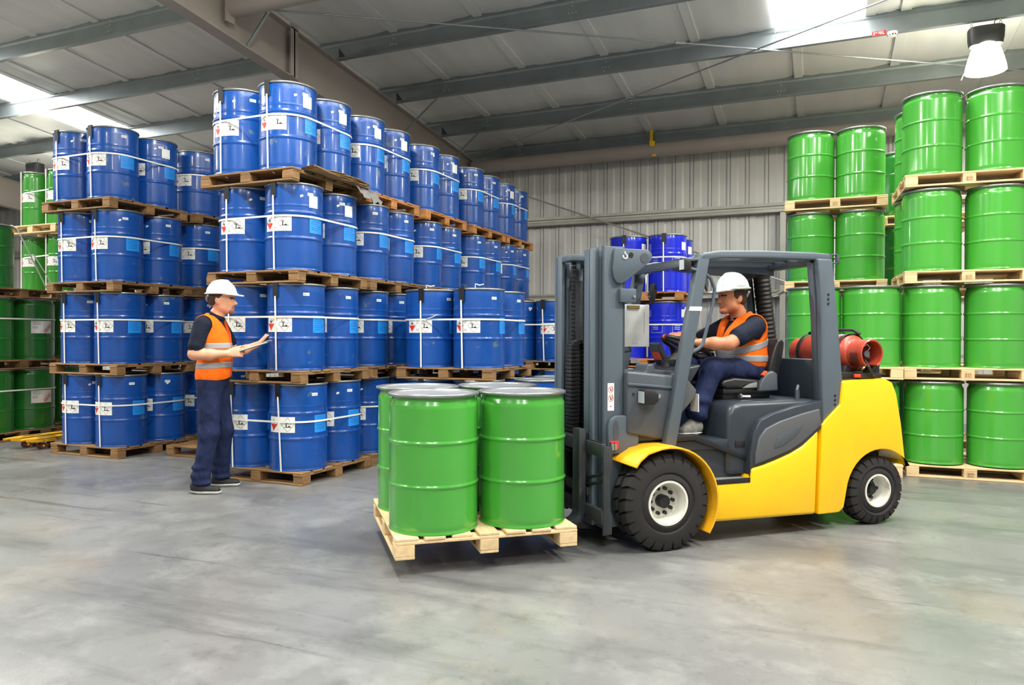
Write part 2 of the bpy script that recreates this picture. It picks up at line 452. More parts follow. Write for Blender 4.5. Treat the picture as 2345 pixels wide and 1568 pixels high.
# ------------------------------------------------------------------ lamps and detector
def high_bay(x, y, zp, label, grp='high-bay lamps hung from the purlins'):
    """lamp hung under a purlin: ballast box, bell reflector, glowing opening, two hooks; its own light inside"""
    o = thing('high_bay_lamp', (x, y, zp), label=label, cat='lamp', group=grp)
    mb = MB(); n = 20
    oval = [(0.205 * math.copysign(abs(math.cos(2 * PI * i / n)) ** 0.55, math.cos(2 * PI * i / n)), 0.13 * math.copysign(abs(math.sin(2 * PI * i / n)) ** 0.6, math.sin(2 * PI * i / n))) for i in range(n)]
    mb.loft([[(a * s, b * s, z) for a, b in oval] for s, z in ((0.93, -0.105), (1.0, -0.12), (0.98, -0.25), (0.9, -0.335))])
    build('ballast_box', mb, 'lamp_black', o)
    mb = MB(); mb.lathe([(0.10, -0.30), (0.14, -0.33), (0.17, -0.40), (0.20, -0.50), (0.225, -0.60), (0.235, -0.66)], 18)
    build('reflector', mb, 'lamp_shade', o, ang=60)
    mb = MB(); mb.lathe([(0.0, -0.63), (0.225, -0.63)], 32); build('glowing_lens', mb, 'lamp_glow', o, fixn=False)
    for hx in (-0.16, 0.16):
        mb = MB(); mb.tube([(hx, 0, 0.0), (hx, 0, -0.04)], 0.006, 6)
        mb.tube([(hx + 0.014 * math.cos(a), 0, -0.055 + 0.018 * math.sin(a)) for a in [2 * PI * i / 10 for i in range(10)]], 0.004, 5, closed=True)
        mb.tube([(hx, 0, -0.07), (hx, 0, -0.11)], 0.006, 6)
        build('hook', mb, 'galvanised', o)
    mb = MB(); mb.tube([(0.12, 0, 0.0), (0.09, -0.01, -0.04), (0.10, 0, -0.11)], 0.005, 6); build('cable', mb, 'black_rubber', o)
    mb = MB(); mb.tube([(-0.235, 0, -0.655), (-0.255, -0.01, -0.7), (-0.27, -0.01, -0.74)], 0.004, 5); build('pull_cord', mb, 'white_plastic', o)
    ld = bpy.data.lights.new('lamp_light', 'AREA'); ld.shape = 'DISK'; ld.size = 0.44; ld.energy = LAMP_W; ld.color = (1.0, 0.98, 0.9)
    lo = link('lamp_light', ld, o, (0, 0, -0.66))
    return o
high_bay(1.93, 11.06, ztop(11.12), 'lit bell-shaped lamp hanging above the green drums at right')
high_bay(-16.25, 11.06, ztop(11.12) - 0.13, 'black-topped lamp hanging behind the green drum at far left')
for i, (x, y) in enumerate(((-10.2, 4.44), (-4.1, 4.44), (1.94, 4.44), (-16.2, 4.44), (-10.2, -2.24), (-4.1, -2.24), (1.94, -2.24), (3.7, 6.11))):  # last lamp is added out of view to brighten the right green stacks
    yy = min(purY, key=lambda q: abs(q - y))
    high_bay(x, yy - 0.06, ztop(yy), 'unseen bell-shaped warehouse lamp above the open floor nearer the viewer')
o = thing('smoke_detector', (0.86, 11.03, ztop(11.12)), label='small white smoke detector under the purlin beside a red tag', cat='detector')
mb = MB(); mb.lathe([(0.0, -0.001), (0.062, -0.001), (0.064, -0.02), (0.058, -0.028), (0.06, -0.03), (0.052, -0.055), (0.0, -0.06)], 24); build('housing', mb, 'white_plastic', o)
mb = MB()
for a in range(10): mb.box(-0.008, 0.008, 0.054, 0.060, -0.05, -0.036, X=Matrix.Rotation(a * PI / 5, 4, 'Z'))
build('vents', mb, 'label_black', o)
o = link('detector_tag', None, None, (0.70, 11.04, ztop(11.12) + 0.012), label='small red tag with white marking on the purlin edge', cat='sign')
mb = MB(); mb.box(-0.085, 0.085, -0.006, 0.0, -0.03, 0.03); build('tag_plate', mb, 'sign_red', o)
mb = MB()
for bx in ((-0.065, -0.055, -0.02, 0.02), (-0.055, -0.02, 0.006, 0.013), (-0.005, 0.008, -0.008, 0.02), (0.018, 0.028, -0.02, 0.02), (0.04, 0.05, -0.02, 0.02), (0.05, 0.065, -0.02, -0.012)):
    mb.box(bx[0], bx[1], -0.009, -0.006, bx[2], bx[3])
build('tag_marking', mb, 'label_white', o)

# ------------------------------------------------------------------ pallets
PL, PH = 1.18, 0.13
def pallet_parts():
    P = []   # (name, mesh key, location)
    return P
def box_mesh(name, sx, sy, sz, matn, bev=0.004):
    mb = MB(); mb.box(-sx / 2, sx / 2, -sy / 2, sy / 2, 0, sz)
    me = mb.mesh(name, matn, None)
    bm = bmesh.new(); bm.from_mesh(me); bmesh.ops.bevel(bm, geom=list(bm.edges), offset=bev, segments=1, affect='EDGES'); bm.to_mesh(me); bm.free()
    return me
PAL = {}
for w in ('new', 'old', 'orange'):
    mm = 'wood_' + w
    PAL[w] = dict(deck=box_mesh('deck_board', PL, 0.132, 0.02, mm), lead=box_mesh('deck_board', PL, 0.145, 0.02, mm), cross=box_mesh('stringer_board', 0.12, PL, 0.02, mm),
                  block=box_mesh('block', 0.12, 0.12, 0.07, mm, 0.003), run=box_mesh('bottom_board', PL, 0.12, 0.02, mm), runy=box_mesh('bottom_board', 0.12, PL - 0.24, 0.02, mm))
mb = MB()
for bx in ((-0.032, 0.032, 0.076, 0.0775), (-0.032, 0.032, 0.032, 0.0335), (-0.032, -0.0305, 0.032, 0.077), (0.0305, 0.032, 0.032, 0.077), (-0.022, -0.008, 0.056, 0.068), (0.0, 0.008, 0.056, 0.068), (0.014, 0.024, 0.058, 0.068), (-0.022, -0.012, 0.038, 0.05), (-0.004, 0.022, 0.042, 0.046)):
    mb.box(bx[0], bx[1], -PL / 2 - 0.0025, -PL / 2 - 0.001, bx[2], bx[3])
STAMP = mb.mesh('brand_stamp', 'stamp_brown', None)
def pallet(x, y, z, wood, label, rz=0.0, group=None, perimeter=False, jit=0.006):
    o = thing('wooden_pallet', (x, y, z), rz, label=label, cat='pallet', group=group)
    K = PAL[wood]; e = PL / 2
    J = lambda: random.uniform(-jit, jit)
    for i in range(3):
        link('bottom_board', K['run'], o, (J(), (i - 1) * (e - 0.06), 0))
    if perimeter:
        for i in (-1, 1): link('bottom_board', K['runy'], o, (i * (e - 0.06), 0, 0))
    for i in range(3):
        for j in range(3): link('block', K['block'], o, ((i - 1) * (e - 0.06) + J() * .5, (j - 1) * (e - 0.06) + J() * .5, 0.02))
    if perimeter: link('brand_stamp', STAMP, o, kind='stuff')
    for i in range(3): link('stringer_board', K['cross'], o, ((i - 1) * (e - 0.06), J(), 0.09))
    n = 7
    for i in range(n):
        yy = -e + 0.0725 + i * (PL - 0.145) / (n - 1)
        link('deck_board', K['lead'] if i in (0, n - 1) else K['deck'], o, (J() * 2, yy, 0.11), (0, 0, random.uniform(-jit, jit) * .6))
    return o

# ------------------------------------------------------------------ drums
DH, DR = 0.87, 0.286
def drum_profile(kind):
    r = DR; h = DH
    def hoop(z, w=0.02, d=0.0085): return [(r, z - w - 0.03), (r, z - w - 0.004), (r, z - w), (r + d * .75, z - w * .45), (r + d, z), (r + d * .75, z + w * .45), (r, z + w), (r, z + w + 0.004), (r, z + w + 0.03)]
    base = [(r - 0.03, 0.012), (r - 0.012, 0.012), (r - 0.006, 0.0), (r + 0.002, 0.0), (r + 0.004, 0.006), (r + 0.001, 0.014), (r - 0.003, 0.022)]
    if kind == 'blue':
        mid = [(r, 0.03), (r, 0.06)] + hoop(0.318) + hoop(0.572) + [(r, 0.635), (r + .0025, .642), (r, .649), (r, .66), (r, .78)]
        top = [(r, 0.82), (r - 0.004, 0.845), (r - 0.004, 0.852)]
    else:
        mid = [(r, 0.03), (r, 0.06)] + hoop(0.295, 0.014, 0.0085) + hoop(0.565, 0.014, 0.0085) + [(r, 0.74), (r, 0.775)]
        top = [(r, 0.785), (r - 0.003, 0.800), (r - 0.014, 0.822), (r - 0.017, 0.838), (r - 0.012, 0.852)]
    return base + mid + top
DRUM = {}
def ring_profile():
    r = DR
    return [(r - 0.02, 0.848), (r - 0.004, 0.845), (r + 0.006, 0.849), (r + 0.0085, 0.857), (r + 0.007, 0.866), (r - 0.002, 0.870), (r - 0.014, 0.868), (r - 0.02, 0.860)]
def lid_profile():
    r = DR
    return [(r - 0.012, 0.866), (r - 0.022, 0.858), (r - 0.035, 0.852), (r - 0.055, 0.856), (r - 0.08, 0.852), (0.12, 0.853), (0.0, 0.853)]
for nm, matn, kind in (('blue', 'drum_blue', 'blue'), ('royal', 'drum_royal', 'blue'), ('green', 'drum_green', 'green'), ('dark', 'drum_green_shaded', 'green')):
    mb = MB(); mb.lathe(drum_profile(kind), 56); DRUM[nm] = mb.mesh('body', matn, 50)
mb = MB(); mb.lathe(ring_profile(), 56); RING = mb.mesh('locking_ring', 'ring_steel', 60)
mb = MB(); mb.lathe(lid_profile(), 56); LID = mb.mesh('lid', 'lid_steel', 60)
mb = MB(); mb.box(DR + 0.002, DR + 0.022, -0.05, 0.05, 0.842, 0.862); mb.box(DR + 0.004, DR + 0.016, 0.03, 0.06, 0.815, 0.86); mb.tube([(DR + 0.014, -0.04, 0.84), (DR + 0.02, -0.01, 0.80), (DR + 0.014, 0.02, 0.84)], 0.004, 5)
CLASP = mb.mesh('ring_clasp', 'galvanised', 40)
# slim green drums
SDR = 0.185
mb = MB(); mb.lathe([(SDR * a / DR if a > 0 else 0, z) for a, z in drum_profile('green')], 40); SLIM = mb.mesh('body', 'drum_mid', 50)
mb = MB(); mb.lathe([(SDR * a / DR, z) for a, z in ring_profile()], 40); SLIMR = mb.mesh('locking_ring', 'ring_steel', 60)
mb = MB(); mb.lathe([(SDR * a / DR, z) for a, z in lid_profile()], 40); SLIML = mb.mesh('lid', 'lid_steel', 60)

# ---- printed labels: flat print cut as thin layers wrapped on the drum side (s along the girth, z up)
def wrap(mb, poly, r, m):
    """poly in (s,z); centred on local angle -90 deg (facing -y); fan with its own layer radius"""
    n = len(poly); vs = []
    for s_, z_ in poly:
        a = -PI / 2 + s_ / DRL[0]
        vs.append((r * math.cos(a), r * math.sin(a), z_))
    mb.add(vs, [tuple(range(n))], m)
DRL = [DR]
def wrap_rect(mb, s0, s1, z0, z1, r, m, n=8):
    for i in range(n):
        a = s0 + (s1 - s0) * i / n; b = s0 + (s1 - s0) * (i + 1) / n
        wrap(mb, [(a, z0), (b, z0), (b, z1), (a, z1)], r, m)
def line(mb, p, q, w, r, m):
    d = Vector((q[0] - p[0], q[1] - p[1])); l = d.length
    if l == 0: return
    nrm = Vector((-d.y, d.x)) / l * w / 2
    k = max(1, int(l / 0.03))
    for i in range(k):
        a = Vector(p) + d * (i / k); b = Vector(p) + d * ((i + 1) / k)
        wrap(mb, [tuple(a - nrm), tuple(b - nrm), tuple(b + nrm), tuple(a + nrm)], r, m)
def hazard_label(scale=1.0):
    mb = MB(); r0 = DRL[0] + 0.002; r1 = r0 + 0.0012; r2 = r1 + 0.0012
    zc = 0.462
    def T(p): return (p[0] * scale, zc + p[1] * scale)
    wrap_rect(mb, -0.15 * scale, 0.15 * scale, zc - 0.078 * scale, zc + 0.078 * scale, r0, 0, 12)
    # left diamond: white upper half with a flame, red lower half
    cx, q = -0.093, 0.052
    for a, b in (((cx - q, 0.004), (cx, 0.004 + q)), ((cx, 0.004 + q), (cx + q, 0.004))): line(mb, T(a), T(b), 0.0022, r1, 3)
    wrap(mb, [T((cx - q, 0.004)), T((cx, 0.004 - 0.068)), T((cx, 0.004))], r1, 1); wrap(mb, [T((cx, 0.004 - 0.068)), T((cx + q, 0.004)), T((cx, 0.004))], r1, 1)
    wrap(mb, [T((cx - 0.012, 0.012)), T((cx + 0.012, 0.012)), T((cx + 0.017, 0.02)), T((cx + 0.011, 0.034)), T((cx + 0.006, 0.026)), T((cx, 0.046)), T((cx - 0.008, 0.03)), T((cx - 0.013, 0.034)), T((cx - 0.016, 0.02))], r1, 2)
    wrap(mb, [T((cx - 0.006, 0.012)), T((cx + 0.005, 0.012)), T((cx + 0.003, 0.022)), T((cx - 0.002, 0.027))], r2, 0)
    # right diamond: tree and fish
    cx, q = 0.078, 0.066
    D = [(cx - q, 0), (cx, q + 0.004), (cx + q, 0), (cx, -q - 0.004)]
    for i in range(4): line(mb, T(D[i]), T(D[(i + 1) % 4]), 0.0024, r1, 2)
    line(mb, T((cx - 0.042, -0.024)), T((cx + 0.042, -0.024)), 0.003, r1, 2)
    wrap(mb, [T((cx - 0.03, -0.023)), T((cx + 0.034, -0.023)), T((cx + 0.02, -0.008)), T((cx + 0.008, -0.012)), T((cx - 0.002, -0.018))], r1, 2)
    wrap(mb, [T((cx - 0.021, -0.022)), T((cx - 0.009, -0.022)), T((cx - 0.01, 0.016)), T((cx - 0.018, 0.016))], r1, 2)
    for a, b in (((-0.016, 0.012), (-0.03, 0.034)), ((-0.015, 0.012), (-0.013, 0.038)), ((-0.013, 0.012), (0.002, 0.030)), ((-0.02, 0.018), (-0.036, 0.02)), ((-0.01, 0.012), (0.006, 0.014))):
        line(mb, T((cx + a[0], a[1])), T((cx + b[0], b[1])), 0.004, r1, 2)
    fish = [(0.004, 0.002), (0.012, 0.012), (0.024, 0.014), (0.03, 0.010), (0.036, 0.014), (0.036, 0.002), (0.03, 0.006), (0.022, 0.0)]
    for i in range(len(fish)): line(mb, T((cx + fish[i][0], fish[i][1])), T((cx + fish[(i + 1) % len(fish)][0], fish[(i + 1) % len(fish)][1])), 0.0018, r1, 2)
    # lines of small print between the two signs
    for zz, w in ((0.062, 0.022), (0.052, 0.03), (0.042, 0.026), (0.032, 0.03), (0.022, 0.02), (-0.036, 0.028), (-0.046, 0.034), (-0.056, 0.03)):
        line(mb, T((-0.032, zz)), T((-0.032 + w, zz)), 0.0032, r1, 3)
    return mb.mesh('hazard_label', ['label_white', 'label_red', 'label_black', 'label_grey'], None)
LAB = hazard_label()
mb = MB(); wrap_rect(mb, -0.09, 0.09, 0.375, 0.55, DR + 0.0025, 0, 8)
for k in range(7): line(mb, (-0.07, 0.53 - 0.02 * k), (0.02 + 0.008 * (k * 5 % 7), 0.53 - 0.02 * k), 0.003, DR + 0.0035, 1)
PATCH = mb.mesh('blue_label', ['label_blue', 'drum_blue'], None)
mb = MB(); wrap_rect(mb, -0.035, 0.03, 0.745, 0.775, DR + 0.002, 0, 3)
for k in range(4): line(mb, (-0.025 + 0.013 * k, 0.752), (-0.025 + 0.013 * k, 0.768), 0.006, DR + 0.003, 1)
STICK = mb.mesh('number_sticker', ['label_white', 'label_grey'], None)
mb = MB(); wrap_rect(mb, -0.055, 0.055, 0.63, 0.75, DR + 0.002, 0, 4)
PAPER = mb.mesh('paper_sticker', ['label_white'], None)
# small chalk marks and adhesive rests
mb = MB()
wrap(mb, [(-.03, .72), (.0, .735), (-.008, .752), (-.035, .742)], DR + 0.002, 0); MARKS = mb.mesh('paper_scrap', ['label_white'], None)
# cargo label on the green drums at far left: white sheet, code block, row of red diamonds
mb = MB(); wrap_rect(mb, -0.14, 0.14, 0.37, 0.56, DR + 0.002, 0, 10)
for k, (cx, zz) in enumerate(((0.045, 0.41), (0.078, 0.445), (0.111, 0.48))):
    D = [(cx - 0.03, zz), (cx, zz + 0.03), (cx + 0.03, zz), (cx, zz - 0.03)]
    for i in range(4): line(mb, D[i], D[(i + 1) % 4], 0.006, DR + 0.0032, 1)
    wrap(mb, [(cx - 0.009, zz - 0.01), (cx + 0.009, zz - 0.01), (cx, zz + 0.014)], DR + 0.0032, 2)
for k in range(5): line(mb, (-0.12, 0.54 - 0.011 * k), (-0.04 + 0.01 * (k * 3 % 5), 0.54 - 0.011 * k), 0.004, DR + 0.0032, 3)
line(mb, (-0.13, 0.372), (0.13, 0.372), 0.004, DR + 0.0032, 1)
for k in range(6): line(mb, (-0.12 + 0.012 * k, 0.44), (-0.12 + 0.012 * k, 0.475), 0.005, DR + 0.0032, 3)
CARGO = mb.mesh('cargo_label', ['label_white', 'label_red', 'label_black', 'label_grey'], None)
# printed frame on the royal blue drums
mb = MB()
for s0 in (-0.3, 0.05):
    D = [(s0, 0.4), (s0 + 0.2, 0.4), (s0 + 0.2, 0.53), (s0, 0.53)]
    for i in range(4): line(mb, D[i], D[(i + 1) % 4], 0.003, DR + 0.002, 0)
    for k in range(3): line(mb, (s0 + 0.03, 0.5 - 0.025 * k), (s0 + 0.13, 0.5 - 0.025 * k), 0.006, DR + 0.002, 0)
FRAME = mb.mesh('printed_frame', ['label_white'], None)
DRL[0] = SDR
LABS = hazard_label(0.9)
DRL[0] = DR

TIER = {1: 'bottom tier', 2: 'second tier', 3: 'third tier', 4: 'top tier'}
def drum(x, y, z, col, label, rz=0.0, group=None, parts=(), slim=False):
    o = thing('steel_drum', (x, y, z), rz, label=label, cat='drum', group=group)
    if slim:
        link('body', SLIM, o); link('locking_ring', SLIMR, o); link('lid', SLIML, o)
    else:
        link('body', DRUM[col], o)
        link('locking_ring', RING, o, rot=(0, 0, random.uniform(0, 6.28))); link('lid', LID, o)
    for nm, me, a in parts:      # a: turn about the drum axis, 0 = facing -y
        link(nm, me, o, rot=(0, 0, a))
    return o
def hz(): return random.uniform(-0.10, 0.10)
def blue_parts(extra=None, lab=True, patch=True):
    p = []
    if lab: p.append(('hazard_label', LAB, hz() + 0.02))
    if patch: p.append(('blue_label', PATCH, PI / 2 + hz()))
    if random.random() < 0.85: p.append(('number_sticker', STICK, 1.18 + hz() * 1.5))
    if extra == 'paper': p += [('paper_sticker', PAPER, 1.4), ('paper_scrap', MARKS, 1.0)]
    elif random.random() < 0.35: p.append(('paper_scrap', MARKS, random.uniform(0.2, 1.5)))
    return p

# ---- strapping of one pallet load: horizontal band round the four drums, vertical bands with black edge protectors
def hull_path(cx, cy, sp, r, n=8):
    pts = []; nr = []
    for k, (sx, sy) in enumerate(((1, -1), (1, 1), (-1, 1), (-1, -1))):
        for i in range(n + 1):
            a = -PI / 2 + k * PI / 2 + (PI / 2) * i / n
            nr.append((math.cos(a), math.sin(a), 0))
            pts.append((cx + sx * sp / 2 + r * math.cos(a), cy + sy * sp / 2 + r * math.sin(a)))
    return pts, nr
def strapping(cx, cy, z, sp, label, verticals=(), zh=0.535, tilt=0.0, group='white strapping bands', loose=False, rz=0.0):
    o = thing('strapping', (cx, cy, z), rz, label=label, cat='strapping', group=group)
    pts, nr = hull_path(0, 0, sp, DR + 0.008)
    mb = MB(); mb.strip([(p[0], p[1], zh + tilt * p[0]) for p in pts], nr, (0, 0, 0.018), 0.0025, closed=True)
    build('horizontal_band', mb, 'strap_white', o)
    for vx, slant in verticals:
        y0 = -sp / 2 - DR - 0.012; yb = sp / 2 + DR + 0.012
        path = [(vx + slant, y0 + 0.10, -0.03), (vx + slant, y0 - 0.002, 0.0), (vx, y0, DH - 0.01), (vx, y0 + 0.02, DH + 0.006), (vx, yb - 0.02, DH + 0.006), (vx, yb, DH - 0.01), (vx, yb, 0.0)]
        nrm = [(0, -.7, -.7), (0, -1, 0), (0, -1, .1), (0, -.2, 1), (0, .2, 1), (0, 1, .1), (0, 1, 0)]
        mb = MB(); mb.strip(path, nrm, (0.018, 0, 0), 0.0025); build('vertical_band', mb, 'strap_white', o)
        mb = MB(); mb.strip([(vx + 0.008, y0 + 0.002, DH - 0.15), (vx + 0.008, y0 - 0.004, DH + 0.002), (vx + 0.008, y0 + 0.01, DH + 0.004), (vx + 0.008, y0 + 0.12, DH + 0.0045)], [(0, -1, 0), (0, -1, .2), (0, -.5, 1), (0, 0, 1)], (0.062, 0, 0), 0.004)
        build('edge_protector', mb, 'black_plastic', o)
    if loose:
        mb = MB(); mb.tube([(-0.2, -sp / 2 - DR - 0.012, zh), (-0.1, -sp / 2 - DR - 0.03, zh + 0.03), (-0.05, -sp / 2 - DR - 0.04, zh + 0.05)], 0.006, 5); build('band_tail', mb, 'strap_white', o)
        for tx in (-0.28, 0.33):
            mb = MB(); mb.tube([(tx, -sp / 2 - 0.15, DH + 0.01), (tx + 0.01, -sp / 2 - 0.16, DH + 0.05), (tx + 0.05, -sp / 2 - 0.15, DH + 0.035), (tx + 0.1, -sp / 2 - 0.14, DH + 0.045)], 0.007, 5); build('band_end', mb, 'strap_white', o)
    return o

# ------------------------------------------------------------------ stacks of drums
def cell(cx, cy, sp, i, j, rz=0.0):
    """drum place on a pallet: i=-1 left / +1 right, j=-1 front / +1 back"""
    dx, dy = i * sp / 2, j * sp / 2
    return cx + dx * math.cos(rz) - dy * math.sin(rz), cy + dx * math.sin(rz) + dy * math.cos(rz)
POS = {(1, -1): 'front right', (-1, -1): 'front left', (1, 1): 'back right', (-1, 1): 'back left'}
def load(cx, cy, z, sp, places, col, where, tier, group, rz=0.0, partf=None, slim=False, extra=None):
    for (i, j) in places:
        x, y = cell(cx, cy, sp, i, j, rz)
        ps = partf(i, j) if partf else ()
        drum(x, y, z, {'blue': 'blue', 'royal': 'royal', 'green': 'green', 'dark': 'dark', 'slim': 'green'}[col],
             '%s steel drum, %s of %s, %s' % ({'blue': 'blue', 'royal': 'royal blue', 'green': 'bright green', 'dark': 'dark green', 'slim': 'slim green'}[col], POS[(i, j)], TIER[tier], where),
             rz, group, ps, slim)
def off(t, amounts):
    a = amounts[t - 1]
    return a * 0.922, a * 0.387
SPM = 0.598
def bz(t): return (t - 1) * 1.0

# -- tall blue stack right beside the standing worker
for t in (1, 2, 3, 4):
    dx, dy = off(t, (0.046, 0.022, 0.0, -0.062))
    cx, cy = -4.994 - SPM / 2 + dx, 6.10 + SPM / 2 + dy
    w = 'tall stack beside the standing worker'
    pallet(cx, cy, bz(t), 'old', 'weathered pallet under the %s, %s' % (TIER[t], w), random.uniform(-0.012, 0.012), 'pallets of the blue stacks')
    load(cx, cy, bz(t) + PH, SPM, [(1, -1), (-1, -1), (1, 1), (-1, 1)], 'blue', w, t, 'blue drums', 0,
         lambda i, j: blue_parts('paper' if (t >= 3 and i == 1) else None))
    strapping(cx, cy, bz(t) + PH, SPM, 'white strapping round the %s of the %s' % (TIER[t], w), ((-SPM / 2 - 0.02, 0.03 if t == 1 else 0.012), (SPM / 2 - 0.02, 0.05 if t == 1 else 0.02)), 0.535 if t > 1 else 0.49, tilt=0.0)
# -- the row of blue stacks running back behind it
ROWY = {'second': 7.65, 'third': 9.0, 'fourth': 10.41, 'farthest': 11.63}
for nm, yc in ROWY.items():
    for t in (1, 2, 3, 4):
        dx, dy = off(t, (0.02, 0.01, 0.0, -0.02))
        cx, cy = -4.994 - SPM / 2 + dx + random.uniform(-.01, .01), yc + dy - (0.04 if t == 4 else 0)
        w = '%s stack back in the long blue row' % nm
        wood = 'orange' if (nm, t) in (('third', 4), ('farthest', 4), ('second', 4), ('fourth', 4)) else 'old'
        pallet(cx, cy, bz(t), wood, '%s pallet under the %s, %s' % ('light brown' if wood == 'orange' else 'weathered', TIER[t], w), random.uniform(-0.015, 0.015), 'pallets of the blue stacks')
        load(cx, cy, bz(t) + PH, 0.585, [(1, -1), (1, 1)], 'blue', w, t, 'blue drums', 0, lambda i, j: blue_parts('paper' if t == 4 and random.random() < .5 else None))
        strapping(cx, cy, bz(t) + PH, 0.585, 'white strapping round the %s of the %s' % (TIER[t], w), ((0.2, 0.06),) if (nm, t) == ('third', 4) else (), 0.535)
# -- blue stacks left of the worker
for nm, yc in (('stack left of the worker', 6.513 + 0.297), ('stack behind the left one', 8.09)):
    for t in (1, 2, 3, 4):
        dx, dy = off(t, (0.045, 0.03, 0.0, -0.06) if yc < 7 else (0.05, 0.03, 0.01, -0.02))
        cx, cy = -8.039 - 0.297 + dx, yc + dy
        pallet(cx, cy, bz(t), 'old', 'weathered pallet under the %s, blue %s' % (TIER[t], nm), random.uniform(-0.012, 0.012), 'pallets of the blue stacks')
        load(cx, cy, bz(t) + PH, 0.594, [(1, -1), (-1, -1), (1, 1)] if yc < 7 else [(1, -1), (1, 1)], 'blue', nm, t, 'blue drums', 0, lambda i, j: blue_parts('paper' if t == 4 and (i, j) == (1, 1) else None))
        strapping(cx, cy, bz(t) + PH, 0.594, 'white strapping round the %s of the blue %s' % (TIER[t], nm), ((-0.32, 0.02), (0.27, 0.03)) if yc < 7 else ((0.2, 0.03),), 0.535 if t > 1 else 0.50)
# -- two-tier blue stack behind the green load, low pallet and far stack next to it
for t in (1, 2):
    cx, cy = -3.519 - 0.305, 7.417 + 0.305
    w = 'two-tier stack behind the green load'
    pallet(cx, cy, bz(t), 'old', 'weathered pallet under the %s, %s' % (TIER[t], w), 0.01, 'pallets of the blue stacks')
    load(cx, cy, bz(t) + PH, 0.606, [(1, -1), (-1, -1), (1, 1), (-1, 1)], 'blue', w, t, 'blue drums', 0.01, lambda i, j: blue_parts())
    strapping(cx, cy, bz(t) + PH, 0.606, 'white strapping round the %s of the %s' % (TIER[t], w), ((-0.27, 0.01), (0.23, 0.02)), 0.53, loose=(t == 2))
w = 'one-tier pallet behind the mast'
pallet(-2.62, 8.06, 0, 'old', 'weathered pallet under a single tier of drums behind the mast', 0.0, 'pallets of the blue stacks')
load(-2.62, 8.06, PH, 0.6, [(1, -1), (-1, -1), (1, 1), (-1, 1)], 'blue', w, 1, 'blue drums', 0, lambda i, j: blue_parts())
strapping(-2.62, 8.06, PH, 0.6, 'white strapping round the one-tier pallet behind the mast', (), 0.53)
for t in (1, 2):
    cx, cy = -3.58 - 0.297, 10.16 + 0.297
    w = 'short stack seen left of the mast'
    pallet(cx, cy, bz(t), 'old', 'weathered pallet under the %s, %s' % (TIER[t], w), 0.0, 'pallets of the blue stacks')
    load(cx, cy, bz(t) + PH, 0.594, [(1, -1), (-1, -1), (1, 1)], 'blue', w, t, 'blue drums', 0, lambda i, j: blue_parts(patch=False))
    strapping(cx, cy, bz(t) + PH, 0.594, 'white strapping round the %s of the %s' % (TIER[t], w), ((0.2, 0.03),), 0.52)
# -- royal blue drums behind the mast
def royal_parts(i, j): return [('printed_frame', FRAME, 0.25 + hz()), ('paper_sticker', PAPER, 1.2)]
for t in (1, 2, 3):
    cx, cy = -2.186 - 0.304, 11.355 + 0.304
    w = 'stack behind the forklift'
    pallet(cx, cy, (t - 1) * 1.015, 'orange', 'clean brown pallet under the %s of royal blue drums' % TIER[t], 0.01, 'pallets of the royal blue stack')
    load(cx, cy, (t - 1) * 1.015 + PH, 0.608, [(1, -1), (-1, -1), (1, 1)], 'royal', w, t, 'royal blue drums', 0.01, royal_parts)
    strapping(cx, cy, (t - 1) * 1.015 + PH, 0.608, 'white strapping round the %s of royal blue drums' % TIER[t], ((-0.304, 0.0), (0.304, 0.005)) if t == 3 else (), 0.52)
# -- green stacks on the right
def gclasp(a): return lambda i, j: [('ring_clasp', CLASP, a + hz())]
for t in (1, 2, 3, 4):
    rz = 0.03
    cx, cy = 1.102 + 0.29 + (0.03 if t == 1 else 0), 9.131 + 0.31
    z = (t - 1) * 1.02 + 0.012
    w = 'green stack at right edge'
    pallet(cx, cy, z - (0.012 if t == 1 else 0), 'new', 'fresh pale pallet under the %s, %s' % (TIER[t], w), rz, 'pallets of the green stacks', True, 0.003)
    load(cx, cy, z + PH, 0.606, [(1, -1), (-1, -1), (-1, 1)], 'green', w, t, 'bright green drums', rz, gclasp(0.6))
for t in (1, 2):
    cx, cy = -0.078 + 0.292, 8.994 + 0.292
    z = (t - 1) * 1.02 + 0.012
    w = 'two-tier green stack behind the forklift'
    pallet(cx, cy, z - (0.012 if t == 1 else 0), 'new', 'fresh pale pallet under the %s, %s' % (TIER[t], w), 0, 'pallets of the green stacks', True, 0.003)
    load(cx, cy, z + PH, 0.586, [(1, -1), (-1, -1)], 'green', w, t, 'bright green drums', 0, gclasp(1.5))
for t in (1, 2, 3, 4):
    cx, cy = -0.13 + 0.292, 10.324 + 0.292
    z = (t - 1) * 1.03
    w = 'rear green stack near the back wall'
    pallet(cx, cy, z, 'new', 'fresh pale pallet under the %s, %s' % (TIER[t], w), -0.01, 'pallets of the green stacks', True, 0.003)
    load(cx, cy, z + PH, 0.585, [(1, -1), (-1, -1)], 'green', w, t, 'bright green drums', -0.01, gclasp(2.0))
for t in (1, 2, 3, 4):
    pallet(1.30, 11.78, bz(t), 'new', 'pallet under the %s of the shaded stack between the green stacks' % TIER[t], 0, 'pallets of the green stacks', True, 0.003)
    load(1.30, 11.78, bz(t) + PH, 0.59, [(-1, -1)], 'dark', 'shaded stack between the green stacks', t, 'bright green drums', 0)  # same green drums, their shade painted in by the darker material
